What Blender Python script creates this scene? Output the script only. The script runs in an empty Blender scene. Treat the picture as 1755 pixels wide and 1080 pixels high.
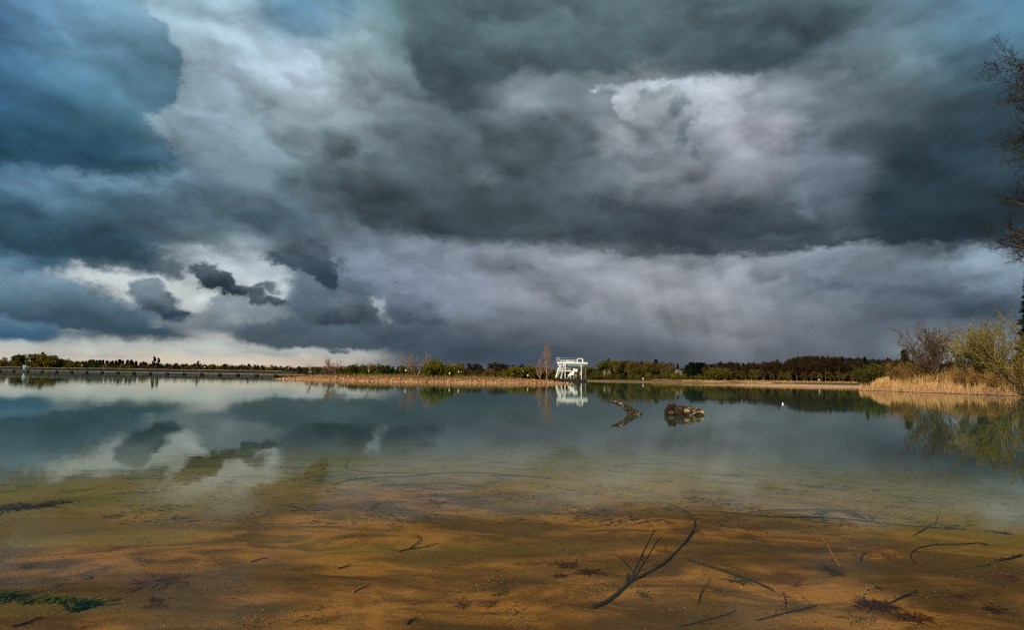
import bpy, math, random
import numpy as np
from mathutils import Vector, Matrix, noise as mnoise

R = math.radians
rng = np.random.default_rng(7)
random.seed(7)
sc = bpy.context.scene
COL = sc.collection

# ------------------------------------------------------------------ camera
H = 1.6
FPX = 975.0
PITCH = math.atan(104.8 / FPX)
ROLL = R(0.89)
_f = Vector((0, math.cos(PITCH), math.sin(PITCH)))
_r0 = Vector((1, 0, 0)); _u0 = _r0.cross(_f)
_r = _r0 * math.cos(ROLL) + _u0 * math.sin(ROLL)
_u = _u0 * math.cos(ROLL) - _r0 * math.sin(ROLL)
cam_d = bpy.data.cameras.new('camera')
cam = bpy.data.objects.new('camera', cam_d); COL.objects.link(cam)
m = Matrix.Identity(4)
for i in range(3):
    m[i][0] = _r[i]; m[i][1] = _u[i]; m[i][2] = -_f[i]
m[0][3], m[1][3], m[2][3] = 0, 0, H
cam.matrix_world = m
cam_d.sensor_width = 36; cam_d.lens = 36 * FPX / 1755
cam_d.clip_start = 0.05; cam_d.clip_end = 20000
sc.camera = cam
sc.view_settings.view_transform = 'Standard'; sc.view_settings.look = 'None'
sc.view_settings.exposure = 0; sc.view_settings.gamma = 1
sc.cycles.max_bounces = 6; sc.cycles.diffuse_bounces = 2; sc.cycles.glossy_bounces = 3
sc.cycles.transparent_max_bounces = 8; sc.cycles.caustics_reflective = False
sc.cycles.caustics_refractive = False
sc.cycles.use_denoising = False
sc.cycles.use_adaptive_sampling = True; sc.cycles.adaptive_threshold = 0.012
sc.cycles.sample_clamp_indirect = 3
sc.cycles.sample_clamp_direct = 6
sc.cycles.filter_width = 1.1

def pdir(px, py):
    d = _f * FPX + _r * (px - 877.5) - _u * (py - 540.0)
    return d.normalized()
def yh(px):                       # picture height of the true horizon in a column
    lo, hi = 300.0, 900.0
    for _ in range(40):
        mid = (lo + hi) / 2
        if pdir(px, mid).z > 0: lo = mid
        else: hi = mid
    return lo
def at(px, Y, z=None, py=None):   # a point at depth Y in picture column px
    if py is None:
        d = pdir(px, yh(px)); p = d * (Y / d.y)
        return Vector((p.x, Y, 0 if z is None else z))
    d = pdir(px, py); p = d * (Y / d.y)
    return Vector((p.x, Y, p.z + H))
def ontop(px, py, z=0.0):         # where the sight line meets the height z
    d = pdir(px, py); t = (z - H) / d.z
    return Vector((d.x * t, d.y * t, z))

def lin(c):
    o = []
    for v in c:
        v = v / 255.0
        o.append(v / 12.92 if v <= 0.04045 else ((v + 0.055) / 1.055) ** 2.4)
    return o

# ------------------------------------------------------------------ sun
SUN_EL, SUN_AZ = R(31), R(-140)        # azimuth from +Y towards +X: the sun stands behind the camera, to its left
sd = Vector((math.sin(SUN_AZ) * math.cos(SUN_EL), math.cos(SUN_AZ) * math.cos(SUN_EL), math.sin(SUN_EL)))
sun_d = bpy.data.lights.new('sun', 'SUN'); sun_d.energy = 4.6; sun_d.angle = R(0.5)
sun_d.color = (1.0, 0.86, 0.66)
sun = bpy.data.objects.new('sun', sun_d); COL.objects.link(sun)
sun.rotation_euler = sd.to_track_quat('Z', 'Y').to_euler()

# ------------------------------------------------------------------ sky (world)
XS = [0,100,200,300,400,500,600,700,800,900,1000,1100,1200,1300,1400,1500,1600,1700,1755]
SKY = {
0:[(75,130,175),(120,165,195),(120,165,190),(135,168,188),(158,186,200),(95,140,165),(125,155,165),(98,132,138),(85,115,120),(108,132,138),(112,135,142),(108,130,138),(90,112,118),(72,92,98),(76,98,103),(112,138,148),(98,130,150),(90,130,155),(80,125,155)],
50:[(55,112,155),(115,160,190),(112,155,180),(112,148,168),(165,192,205),(100,140,162),(130,155,165),(98,128,135),(82,105,110),(98,120,125),(105,125,130),(98,115,120),(78,92,98),(66,85,90),(72,88,94),(112,135,145),(95,125,140),(90,128,150),(82,122,145)],
100:[(60,118,155),(100,150,180),(100,145,168),(98,132,152),(172,195,207),(172,192,205),(148,165,172),(100,125,130),(80,100,105),(82,100,105),(92,108,112),(93,108,113),(84,100,108),(72,88,95),(100,118,125),(110,128,135),(98,125,135),(75,108,125),(72,105,122)],
150:[(60,110,145),(75,125,155),(80,128,150),(90,128,148),(158,180,192),(175,190,198),(130,145,150),(125,142,148),(82,98,105),(128,143,150),(115,130,137),(150,160,165),(172,180,188),(150,160,172),(115,130,138),(92,105,112),(75,92,100),(62,88,98),(60,85,98)],
200:[(45,100,130),(60,108,130),(72,118,138),(92,128,145),(148,170,180),(150,168,175),(125,142,148),(110,125,132),(88,103,108),(130,142,148),(118,130,137),(158,166,173),(140,148,154),(165,172,182),(115,128,138),(82,98,108),(65,80,88),(52,75,85),(52,75,85)],
250:[(28,75,100),(38,80,100),(45,82,100),(75,105,122),(145,165,175),(115,134,143),(120,138,142),(88,102,110),(86,100,106),(80,92,100),(110,122,130),(140,148,155),(120,130,137),(158,163,173),(110,122,135),(75,88,98),(48,65,75),(45,65,75),(48,68,78)],
300:[(85,130,155),(55,95,120),(70,105,125),(72,98,115),(118,136,146),(105,125,135),(85,102,110),(78,92,98),(86,100,106),(85,96,103),(88,100,108),(116,124,131),(128,132,140),(135,140,148),(105,115,128),(68,80,90),(48,62,72),(45,62,70),(55,72,80)],
350:[(70,118,148),(90,126,147),(72,100,115),(82,106,119),(85,105,115),(88,108,118),(90,103,113),(70,83,88),(62,74,80),(74,87,93),(108,118,126),(96,104,111),(98,104,112),(78,88,95),(88,102,113),(52,68,76),(42,60,68),(42,58,66),(45,60,68)],
400:[(40,82,105),(42,78,98),(48,72,85),(72,95,109),(98,118,128),(92,112,122),(108,124,136),(98,112,122),(66,78,85),(62,74,80),(60,72,78),(52,62,70),(54,64,71),(58,68,76),(56,67,75),(64,78,89),(55,70,80),(45,62,72),(50,65,75)],
450:[(95,130,155),(60,92,112),(48,74,90),(95,115,128),(165,176,184),(95,113,127),(112,126,139),(118,128,142),(120,128,140),(120,128,138),(130,136,144),(116,124,132),(108,117,127),(128,134,142),(122,130,142),(122,132,143),(100,115,128),(128,146,158),(130,152,168)],
500:[(78,115,141),(70,103,123),(150,165,172),(120,138,149),(120,134,143),(110,126,137),(88,105,118),(105,115,130),(118,125,138),(120,126,136),(125,130,138),(138,141,147),(136,140,146),(125,130,138),(100,112,125),(105,115,128),(92,107,120),(110,128,142),(115,135,150)],
550:[(60,100,130),(55,88,108),(60,88,105),(88,108,121),(118,133,144),(90,107,120),(78,95,108),(86,99,113),(98,108,120),(108,114,124),(110,115,125),(112,118,126),(130,134,140),(120,125,132),(118,124,134),(95,105,118),(75,88,102),(62,78,92),(70,85,100)],
600:[(150,168,172),(172,180,174),(192,190,180),(200,193,178),(192,187,178),(172,172,168),(160,160,158),(72,88,102),(72,85,100),(72,82,95),(80,90,100),(82,90,102),(92,98,108),(105,110,118),(98,105,116),(92,102,112),(138,147,155),(130,142,150),(125,140,150)],
650:[(165,172,168),(185,182,170),(205,192,172),(212,192,168),(208,186,165),(198,176,158),(180,165,152),(90,100,110),(100,106,114),(88,95,105),(76,85,97),(78,86,98),(85,92,102),(92,98,108),(90,98,110),(95,104,114),(120,132,142),(125,138,148),(125,138,148)],
}
for y_, k_ in ((450, 1.12), (500, 1.13), (550, 1.07)):
    SKY[y_] = [tuple(min(255, q * k_) for q in c) if 600 <= x_ <= 1400 else c for x_, c in zip(XS, SKY[y_])]
for y_, k_ in ((0, .84), (50, .88), (100, .90), (150, .92), (200, .92)):
    SKY[y_] = [tuple(q * (k_ + (1 - k_) * min(1, x_ / 300)) for q in c) if x_ <= 300 else c for x_, c in zip(XS, SKY[y_])]
YS = sorted(SKY)
TAB = np.array([[lin(c) for c in SKY[y]] for y in YS])       # rows, cols, 3
def sky_px(px, py):
    px = min(max(px, 0), 1755); py = min(max(py, 0), 650)
    j = np.searchsorted(XS, px) - 1; j = min(max(j, 0), len(XS) - 2)
    i = min(int(py // 50), len(YS) - 2)
    fx = (px - XS[j]) / (XS[j+1] - XS[j]); fy = (py - YS[i]) / 50
    return (TAB[i, j] * (1-fx) + TAB[i, j+1] * fx) * (1-fy) + (TAB[i+1, j] * (1-fx) + TAB[i+1, j+1] * fx) * fy
def uv_of(px, py):
    d = pdir(px, py)
    return math.atan2(d.x, d.y), math.asin(d.z)
def px_of(u, v):
    d = Vector((math.sin(u) * math.cos(v), math.cos(u) * math.cos(v), math.sin(v)))
    w = d.dot(_f)
    return 877.5 + FPX * d.dot(_r) / w, 540 - FPX * d.dot(_u) / w

world = bpy.data.worlds.new('World'); sc.world = world; world.use_nodes = True
wt = world.node_tree; wt.nodes.clear()
class G:
    """tiny expression layer over a node tree"""
    def __init__(s, t): s.t = t
    def _in(s, sock, v):
        if isinstance(v, bpy.types.NodeSocket): s.t.links.new(v, sock)
        elif v is not None:
            if sock.type in ('VECTOR',) and not hasattr(v, '__len__'): v = (v, v, v)
            if sock.type == 'RGBA' and len(v) == 3: v = (*v, 1)
            sock.default_value = v
    def m(s, op, a, b=None, c=None, clamp=False):
        n = s.t.nodes.new('ShaderNodeMath'); n.operation = op; n.use_clamp = clamp
        for i, v in enumerate((a, b, c)):
            if v is not None: s._in(n.inputs[i], v)
        return n.outputs[0]
    def v(s, op, a, b=None, sc_=None):
        n = s.t.nodes.new('ShaderNodeVectorMath'); n.operation = op
        s._in(n.inputs[0], a)
        if b is not None: s._in(n.inputs[1], b)
        if sc_ is not None: s._in(n.inputs['Scale'], sc_)
        return n.outputs['Value'] if op in ('LENGTH', 'DOT_PRODUCT') else n.outputs[0]
    def sep(s, a):
        n = s.t.nodes.new('ShaderNodeSeparateXYZ'); s._in(n.inputs[0], a); return n.outputs
    def hsv(s, c, val, sat=1.0):
        n = s.t.nodes.new('ShaderNodeHueSaturation'); s._in(n.inputs['Value'], val); s._in(n.inputs['Saturation'], sat)
        s._in(n.inputs['Color'], c); return n.outputs[0]
    def sepc(s, a):
        n = s.t.nodes.new('ShaderNodeSeparateColor'); s._in(n.inputs[0], a); return n.outputs
    def comb(s, x, y, z=0.0):
        n = s.t.nodes.new('ShaderNodeCombineXYZ')
        s._in(n.inputs[0], x); s._in(n.inputs[1], y); s._in(n.inputs[2], z); return n.outputs[0]
    def noise(s, vec, scale, detail=4, rough=0.5, dist=0.0, lac=2.0):
        n = s.t.nodes.new('ShaderNodeTexNoise'); s._in(n.inputs['Vector'], vec)
        n.inputs['Scale'].default_value = scale; n.inputs['Detail'].default_value = detail
        n.inputs['Roughness'].default_value = rough; n.inputs['Distortion'].default_value = dist
        n.inputs['Lacunarity'].default_value = lac
        return n.outputs
    def smooth_vor(s, vec, scale, detail=1.0, rough=0.45):
        n = s.t.nodes.new('ShaderNodeTexVoronoi'); n.feature = 'F1'; s._in(n.inputs['Vector'], vec)
        n.inputs['Scale'].default_value = scale; n.inputs['Detail'].default_value = detail; n.inputs['Roughness'].default_value = rough
        n.normalize = True
        return n.outputs[0]
    def mr(s, v, a, b, c=0.0, d=1.0, smooth=True):
        n = s.t.nodes.new('ShaderNodeMapRange'); n.interpolation_type = 'SMOOTHSTEP' if smooth else 'LINEAR'
        s._in(n.inputs[0], v)
        for i, x in zip((1, 2, 3, 4), (a, b, c, d)): s._in(n.inputs[i], x)
        return n.outputs[0]
    def mix(s, f, a, b, mode='MIX'):
        n = s.t.nodes.new('ShaderNodeMix'); n.data_type = 'RGBA'; n.blend_type = mode
        s._in(n.inputs[0], f); s._in(n.inputs[6], a); s._in(n.inputs[7], b); return n.outputs[2]
    def ramp(s, f, stops, interp='LINEAR'):
        n = s.t.nodes.new('ShaderNodeValToRGB'); cr = n.color_ramp; cr.interpolation = interp
        while len(cr.elements) < len(stops): cr.elements.new(0.5)
        for i, (p, c) in enumerate(stops): cr.elements[i].position = i / max(1, len(stops)) * 0
        for i, (p, c) in enumerate(stops):
            cr.elements[i].position = p
        for i, (p, c) in enumerate(stops):
            cr.elements[i].color = (*c[:3], 1)
        s._in(n.inputs[0], f); return n.outputs[0]
    def mapping(s, vec, loc=(0,0,0), rot=(0,0,0), scl=(1,1,1), typ='POINT'):
        n = s.t.nodes.new('ShaderNodeMapping'); n.vector_type = typ; s._in(n.inputs[0], vec)
        n.inputs[1].default_value = loc; n.inputs[2].default_value = rot; n.inputs[3].default_value = scl
        return n.outputs[0]

def build_sky():
    g = G(wt)
    tc = wt.nodes.new('ShaderNodeTexCoord'); D = g.v('NORMALIZE', tc.outputs['Generated'])
    s = g.sep(D)
    u0 = g.m('ARCTAN2', s[0], s[1]); v0 = g.m('MAXIMUM', g.m('ARCSINE', s[2]), 0.0)
    # stretch the cloud noise sideways low down, as for clouds on a far flat layer
    dn = g.v('MULTIPLY', D, (1.0, 1.0, 1.7))
    nA = g.noise(dn, 3.2, 5, 0.52)[1]
    nB = g.noise(dn, 11.0, 6, 0.56, 0.0)[1]
    a = g.sepc(nA); b = g.sepc(nB)
    nC = g.sepc(g.noise(g.v('MULTIPLY', D, (1.0, 1.0, 1.3)), 30.0, 6, 0.66)[1])
    amp = g.mr(v0, 0.0, 0.22, 0.22, 1.0)
    wu = g.m('ADD', g.m('MULTIPLY', g.m('SUBTRACT', a[0], 0.5), 0.06), g.m('MULTIPLY', g.m('SUBTRACT', b[0], 0.5), 0.060))
    wv = g.m('ADD', g.m('MULTIPLY', g.m('SUBTRACT', a[1], 0.5), 0.04), g.m('MULTIPLY', g.m('SUBTRACT', b[1], 0.5), 0.050))
    u = g.m('MULTIPLY_ADD', wu, amp, u0); v = g.m('MULTIPLY_ADD', wv, amp, v0)
    ampc = g.mr(v0, 0.0, 0.16, 0.40, 1.0)
    cu_ = g.m('MULTIPLY_ADD', g.m('SUBTRACT', nC[0], 0.5), 0.062, g.m('MULTIPLY', g.m('SUBTRACT', b[0], 0.5), 0.050))
    cv_ = g.m('MULTIPLY_ADD', g.m('SUBTRACT', nC[1], 0.5), 0.050, g.m('MULTIPLY', g.m('SUBTRACT', b[1], 0.5), 0.035))
    uc = g.m('MULTIPLY_ADD', cu_, ampc, u0)
    vc = g.m('MULTIPLY_ADD', cv_, ampc, v0)
    def ell(px, py, rx, ry, rot=0):
        U, V = uv_of(px, py)
        u1, v1 = uv_of(px + 10, py); u2, v2 = uv_of(px, py - 10)
        su = math.hypot(u1 - U, v1 - V) / 10; sv = math.hypot(u2 - U, v2 - V) / 10
        A, B = rx * su, ry * sv; t = R(-rot); ct, st_ = math.cos(t), math.sin(t)
        # plain arithmetic, one chain per ellipse (keeps the compiled shader small)
        x = g.m('MULTIPLY_ADD', vc, st_ / A, -(U * ct + V * st_) / A); x = g.m('MULTIPLY_ADD', uc, ct / A, x)
        y = g.m('MULTIPLY_ADD', vc, ct / B, -(-U * st_ + V * ct) / B); y = g.m('MULTIPLY_ADD', uc, -st_ / B, y)
        q = g.m('SQRT', g.m('MULTIPLY_ADD', x, x, g.m('MULTIPLY', y, y)))
        r_ = min(A, B)
        return g.m('MULTIPLY_ADD', q, -r_, r_)
    def union(es, k=0.008):
        o = ell(*es[0])
        for e in es[1:]:
            o = g.m('SMOOTH_MAX', o, ell(*e), k)
        return o
    def below(d, px, py, k=0.006):     # flat underside: keep only what lies above the level of (px, py)
        return g.m('SMOOTH_MIN', d, g.m('SUBTRACT', vc, uv_of(px, py)[1]), k)
    # --- crisp right flank of the big blue cloud, upper left: move the look-up sideways across its edge
    dA = union([(150, 85, 176, 130), (150, 250, 160, 82)], 0.012)
    mA = g.mr(dA, -0.006, 0.010)
    win = g.mr(v0, uv_of(300, 300)[1], uv_of(300, 235)[1])
    uin = g.m('MINIMUM', u, uv_of(262, 150)[0])
    ub = uv_of(385, 150)[0]
    near = g.m('MAXIMUM', u, ub)
    us = g.m('MULTIPLY_ADD', g.m('SUBTRACT', near, uin), g.m('SUBTRACT', 1.0, mA), uin)
    wx = g.m('MULTIPLY', win, g.mr(u0, uv_of(200, 150)[0], uv_of(262, 150)[0]))
    wx = g.m('MULTIPLY', wx, g.mr(u0, uv_of(470, 150)[0], uv_of(400, 150)[0]))
    u = g.m('MULTIPLY_ADD', g.m('SUBTRACT', us, u), wx, u)
    # --- ragged underside of the main dark deck
    edge = [(560,385),(640,396),(760,408),(860,414),(950,412),(1020,424),(1090,440),(1160,436),(1250,432),(1340,436),(1400,430),(1470,416),(1540,415),(1600,422),(1680,428),(1755,434)]
    uu = [uv_of(*e)[0] for e in edge]; vv = [uv_of(*e)[1] for e in edge]
    ulo, uhi = -0.85, 0.85
    fc = wt.nodes.new('ShaderNodeFloatCurve'); cm = fc.mapping; cu = cm.curves[0]
    pts = [((a_ - ulo) / (uhi - ulo), b_) for a_, b_ in zip(uu, vv)]
    cu.points[0].location = (0, pts[0][1]); cu.points[1].location = (1, pts[-1][1])
    for p_ in pts: cu.points.new(*p_)
    cm.update(); g._in(fc.inputs['Value'], g.mr(u0, ulo, uhi, smooth=False)); ve = fc.outputs[0]
    sgn = g.m('SUBTRACT', vc, ve)
    sharp = g.m('TANH', g.m('DIVIDE', sgn, 0.008))
    q = g.m('DIVIDE', sgn, 0.042)
    gau = g.m('POWER', 2.718, g.m('MULTIPLY', g.m('MULTIPLY', q, q), -1.0))
    fall = g.mr(u0, uv_of(560, 400)[0], uv_of(700, 400)[0])
    push = g.m('MULTIPLY', g.m('MULTIPLY', g.m('MULTIPLY', sharp, gau), 0.030), fall)
    v = g.m('ADD', v, push)
    # --- underlying colours of the cloud cover, row by row of elevation
    NR = 15; vmax = R(36.5)
    vrow = [vmax * i / (NR - 1) for i in range(NR)]
    NC = 31
    uf = g.mr(u, ulo, uhi, smooth=False)
    col = None
    for i, vr in enumerate(vrow):
        stops = []
        for j in range(NC):
            U = ulo + (uhi - ulo) * j / (NC - 1)
            c = sky_px(*px_of(U, vr)); stops.append((j / (NC - 1), c))
        r_ = g.ramp(uf, stops, 'LINEAR')
        if col is None: col = r_
        else: col = g.mix(g.mr(v, vrow[i-1], vr, smooth=False), col, r_)
    # --- billows: light and dark modelling inside the cover
    n1 = g.noise(g.v('ADD', dn, g.v('SCALE', nB, sc_=0.10)), 7.0, 6, 0.52)[0]
    n2 = g.noise(g.v('MULTIPLY', D, (1, 1, 2.6)), 26.0, 6, 0.60, 0.6)[0]
    ea = g.noise(dn, 6.0, 6, 0.55)[0]; eb = g.noise(g.v('ADD', dn, (0.010, 0.0, 0.035)), 6.0, 6, 0.55)[0]
    ec = g.noise(dn, 17.0, 4, 0.55)[0]; ed = g.noise(g.v('ADD', dn, (0.003, 0.0, 0.014)), 17.0, 4, 0.55)[0]
    wd = g.v('ADD', dn, g.v('SCALE', nB, sc_=0.12))
    fa = g.smooth_vor(wd, 7.0); fb = g.smooth_vor(g.v('ADD', wd, (0.006, 0.0, 0.028)), 7.0)
    relief = g.m('ADD', g.m('MULTIPLY', g.m('SUBTRACT', ea, eb), 1.1), g.m('MULTIPLY', g.m('SUBTRACT', ec, ed), 0.22))
    relief = g.m('ADD', relief, g.m('MULTIPLY', g.m('SUBTRACT', fb, fa), 2.6))
    lum = g.m('ADD', g.mr(n1, 0.25, 0.75, 0.80, 1.20, False), g.mr(n2, 0.25, 0.75, -0.03, 0.03, False))
    lum = g.m('ADD', lum, relief)
    lum = g.m('MULTIPLY_ADD', g.m('SUBTRACT', lum, 1.0), g.mr(v0, 0.0, 0.2, 0.45, 1.0), 1.0)
    def lay(col, d, top, bot, ytop, ybot, s0=-0.003, s1=0.008, op=1.0, px=400):
        mk = g.m('MULTIPLY', g.mr(d, s0, s1), op)
        f = g.mr(vc, uv_of(px, ybot)[1], uv_of(px, ytop)[1])
        c = g.mix(f, lin(bot), lin(top))
        return g.mix(mk, col, c)
    mn = lambda d: g.m('SMOOTH_MIN', d, sgn, 0.004)
    # large soft masses of the upper deck
    col = lay(col, union([(385,110,70,130),(470,120,90,60),(530,120,50,50)], 0.02), (170,191,205), (148,170,183), 60, 250, -0.02, 0.05, 0.65, 400)
    col = lay(col, union([(580,200,110,70,-30)]), (138,154,161), (122,140,147), 120, 270, -0.02, 0.05, 0.5, 580)
    col = lay(col, union([(505,18,62,34),(560,-10,80,30)]), (92,134,160), (96,134,156), 0, 60, -0.012, 0.02, 0.75, 500)
    col = lay(col, union([(418,205,30,48,-10),(455,230,30,44,-20)]), (130,150,160), (118,138,149), 150, 280, -0.008, 0.016, 0.55, 430)
    col = lay(col, mn(union([(760,345,250,66,-14),(610,300,90,60),(930,270,120,80)], 0.02)), (88,101,107), (60,72,78), 240, 408, -0.008, 0.030, 0.8, 760)
    col = lay(col, union([(990,15,310,125),(1290,60,180,78),(800,60,110,150)], 0.02), (92,112,118), (62,78,86), 0, 138, -0.006, 0.022, 0.85, 1100)
    col = lay(col, mn(union([(1200,392,250,52),(1040,372,130,56),(1350,380,100,54)], 0.02)), (74,84,92), (46,56,64), 335, 438, -0.004, 0.030, 0.85, 1200)
    col = lay(col, mn(union([(1640,330,180,120),(1560,372,110,66),(1730,220,110,90)], 0.02)), (58,80,92), (38,54,63), 180, 425, -0.010, 0.032, 0.82, 1640)
    col = lay(col, union([(1430,300,90,60,-30),(1400,220,60,70)]), (116,130,142), (98,110,124), 180, 360, -0.02, 0.04, 0.5, 1420)
    col = lay(col, union([(1388,345,12,22),(1440,404,15,6),(1472,402,10,5),(1330,405,30,5)]), (132,149,164), (110,126,140), 330, 410, -0.008, 0.012, 0.35, 1400)
    col = lay(col, union([(880,160,50,22),(830,300,34,14),(1060,320,60,26,20)]), (140,154,160), (112,124,130), 140, 330, -0.012, 0.016, 0.45, 900)
    col = lay(col, union([(90,262,200,42),(220,262,90,34),(-20,250,120,50)]), (50,98,124), (28,62,82), 205, 285, -0.012, 0.030, 0.75, 100)
    # lit rags in the blue cloud on the left
    col = lay(col, union([(150,312,66,15),(248,322,44,13),(300,305,26,12),(10,318,66,22)]), (128,162,184), (92,126,148), 295, 340, -0.014, 0.016, 0.6, 150)
    col = lay(col, union([(300,350,80,26),(440,372,90,28),(380,330,60,20)]), (82,106,120), (66,88,102), 320, 400, -0.010, 0.020, 0.6, 350)
    # bright gaps behind the low clouds on the left
    col = lay(col, union([(190,478,95,16),(255,497,70,30),(330,500,50,45),(395,452,100,20),(430,478,70,42),(350,430,60,8)]), (172,185,194), (196,203,203), 430, 500, -0.008, 0.012, 0.95, 300)
    col = lay(col, union([(420,545,90,20),(330,560,60,12)]), (150,160,166), (170,175,176), 530, 565, -0.012, 0.014, 0.7, 400)
    # pale strip over the horizon
    col = lay(col, union([(100,612,380,26),(400,606,260,22),(560,604,100,14)]), (166,174,172), (200,186,166), 588, 628, -0.004, 0.006, 0.85, 300)
    col = lay(col, union([(60,606,60,4),(180,610,70,3.5),(340,604,16,3),(390,612,40,3),(470,606,80,5),(130,624,200,5)]), (150,160,165), (150,158,164), 588, 625, -0.002, 0.004, 0.55, 300)
    # big low bank on the left
    d = below(union([(50,520,130,62),(170,545,120,36),(240,566,110,24),(300,575,50,12),(-30,560,120,40)]), 200, 586)
    col = lay(col, d, (118,148,166), (36,68,88), 462, 576, -0.004, 0.013, 0.93, 150)
    d = below(union([(20,568,90,18),(-60,560,120,26)]), 60, 584)
    col = lay(col, d, (92,128,150), (38,82,112), 545, 582, -0.003, 0.006, 0.9, 60)
    d = union([(250,498,32,18),(276,522,40,20),(300,540,34,14)])
    col = lay(col, d, (128,144,154), (42,63,78), 482, 546, -0.004, 0.0055, 1.0, 270)
    d = union([(365,545,40,14),(400,560,110,14),(440,545,40,16)])
    col = lay(col, d, (128,140,148), (84,100,112), 530, 575, -0.004, 0.008, 0.85, 400)
    # dark mass above it with its ragged lower edge
    d = union([(60,405,190,42),(190,425,110,40),(255,445,60,24),(292,462,16,20),(-60,380,180,60)])
    col = lay(col, d, (60,92,110), (33,58,72), 370, 465, -0.004, 0.022, 0.92, 200)
    # small torn dark clouds
    d = union([(340,464,24,13,25),(368,480,38,22,30),(400,501,30,13,30)])
    col = lay(col, d, (88,103,114), (48,63,76), 452, 500, -0.004, 0.0045, 1.0, 380)
    d = union([(432,507,34,11,15),(455,493,28,9,-10),(470,514,24,10)])
    col = lay(col, d, (98,112,122), (60,76,88), 485, 516, -0.004, 0.0045, 0.95, 440)
    # cumulus tower
    d = union([(566,520,78,56),(550,480,52,44),(590,552,74,34),(520,560,60,20)])
    col = lay(col, d, (92,108,121), (66,82,95), 470, 590, -0.004, 0.016, 0.9, 560)
    d = union([(522,430,46,21),(490,440,38,12),(550,450,32,19),(566,478,24,19)])
    col = lay(col, d, (88,104,117), (48,65,79), 412, 468, -0.004, 0.006, 0.96, 520)
    d = union([(605,530,38,18),(632,532,16,12),(580,548,40,16)])
    col = lay(col, d, (100,114,126), (56,72,86), 510, 556, -0.003, 0.006, 0.92, 600)
    # lit rims
    d = union([(643,520,17,5,20),(656,532,9,16,-20),(670,548,8,14,-30)])
    col = lay(col, d, (172,180,186), (140,150,158), 512, 556, -0.004, 0.006, 0.8, 650)
    d = below(union([(712,540,52,22),(690,522,36,20),(750,550,26,12)]), 715, 562)
    col = lay(col, d, (100,112,126), (70,85,100), 510, 560, -0.003, 0.008, 0.9, 715)
    # dark base of the shower, right of the pale strip
    d = below(union([(500,575,110,26),(600,580,130,26),(640,590,120,24),(430,572,50,10)]), 560, 601)
    col = lay(col, d, (84,101,115), (58,76,90), 556, 600, -0.002, 0.007, 0.92, 560)
    d = union([(780,600,125,26),(700,594,90,20),(900,612,120,20)])
    col = lay(col, d, (74,90,104), (60,76,91), 575, 622, -0.004, 0.014, 0.8, 800)
    col = lay(col, union([(574,600,14,4),(590,603,9,3)]), (80,94,106), (70,84,96), 595, 610, -0.001, 0.003, 0.9, 578)
    col = lay(col, union([(130,566,28,3),(262,560,9,2.5)]), (150,165,172), (150,165,172), 590, 610, -0.003, 0.004, 0.5, 250)
    # lit cloud right of the middle
    col = lay(col, union([(1235,190,78,34,12),(1300,230,80,40),(1220,150,110,18,8)]), (188,196,206), (162,166,176), 150, 250, -0.008, 0.018, 0.70, 1240)
    col = lay(col, union([(1075,172,18,34,-18),(1100,145,60,12),(1024,148,8,6)]), (200,210,219), (172,178,186), 130, 205, -0.004, 0.007, 0.85, 1080)
    col = lay(col, union([(1065,238,44,28),(1135,290,60,24)]), (158,163,170), (140,145,152), 215, 300, -0.012, 0.020, 0.6, 1080)
    col = lay(col, union([(1158,185,15,28,20),(1178,225,13,34,22),(1196,262,12,26,15)]), (104,116,124), (100,114,122), 150, 280, -0.004, 0.010, 0.75, 1170)
    col = lay(col, union([(1100,235,70,14,40),(1090,280,60,14,10)]), (118,128,136), (96,108,116), 200, 290, -0.008, 0.014, 0.55, 1100)
    # rain shafts catching light
    col = lay(col, union([(1150,500,120,50,30),(1240,560,70,60)]), (140,143,149), (132,136,143), 450, 600, -0.03, 0.05, 0.35, 1200)
    # dark shelf on the right above the bank
    col = lay(col, union([(1590,500,150,16,6),(1690,525,110,24),(1450,492,110,12,8)]), (74,88,102), (58,74,90), 480, 550, -0.006, 0.016, 0.75, 1620)
    col = lay(col, union([(1640,448,110,14,6),(1720,470,70,26)]), (140,156,168), (125,142,156), 430, 500, -0.010, 0.016, 0.55, 1680)
    rn = g.noise(g.comb(g.m('MULTIPLY_ADD', v0, 0.25, u0), g.m('MULTIPLY', v0, 0.06)), 22.0, 3, 0.5)[0]
    dr = g.mr(union([(1180,530,210,90,12)]), -0.04, 0.07)
    lum = g.m('MULTIPLY_ADD', g.m('MULTIPLY', g.m('SUBTRACT', rn, 0.46), dr), 0.9, lum)
    gm = wt.nodes.new('ShaderNodeGamma'); gm.inputs[1].default_value = 1.13; g._in(gm.inputs[0], col)
    col = g.hsv(gm.outputs[0], g.m('MULTIPLY', lum, 1.17), 0.92)
    # --- clear sky model and a broken cover for the half of the sky behind the camera
    skyn = wt.nodes.new('ShaderNodeTexSky'); skyn.sky_type = 'NISHITA'; skyn.sun_disc = False
    skyn.sun_elevation = SUN_EL; skyn.sun_rotation = SUN_AZ; skyn.altitude = 200
    skc = g.hsv(skyn.outputs[0], 0.10)
    cov = g.noise(dn, 2.4, 6, 0.55)[0]
    gen = g.mix(g.mr(cov, 0.42, 0.58), skc, (0.22, 0.24, 0.26))
    outside = g.m('MAXIMUM', g.mr(g.m('ABSOLUTE', u0), 0.98, 1.35), g.mr(v0, R(38), R(54)))
    col = g.mix(outside, col, gen)
    col = g.mix(0.008, col, skc)
    bg = wt.nodes.new('ShaderNodeBackground'); g._in(bg.inputs[0], g.hsv(col, 10.0)); bg.inputs[1].default_value = 0.1
    out = wt.nodes.new('ShaderNodeOutputWorld'); wt.links.new(bg.outputs[0], out.inputs[0])
    world.cycles.sampling_method = 'MANUAL'; world.cycles.sample_map_resolution = 512
build_sky()
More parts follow.
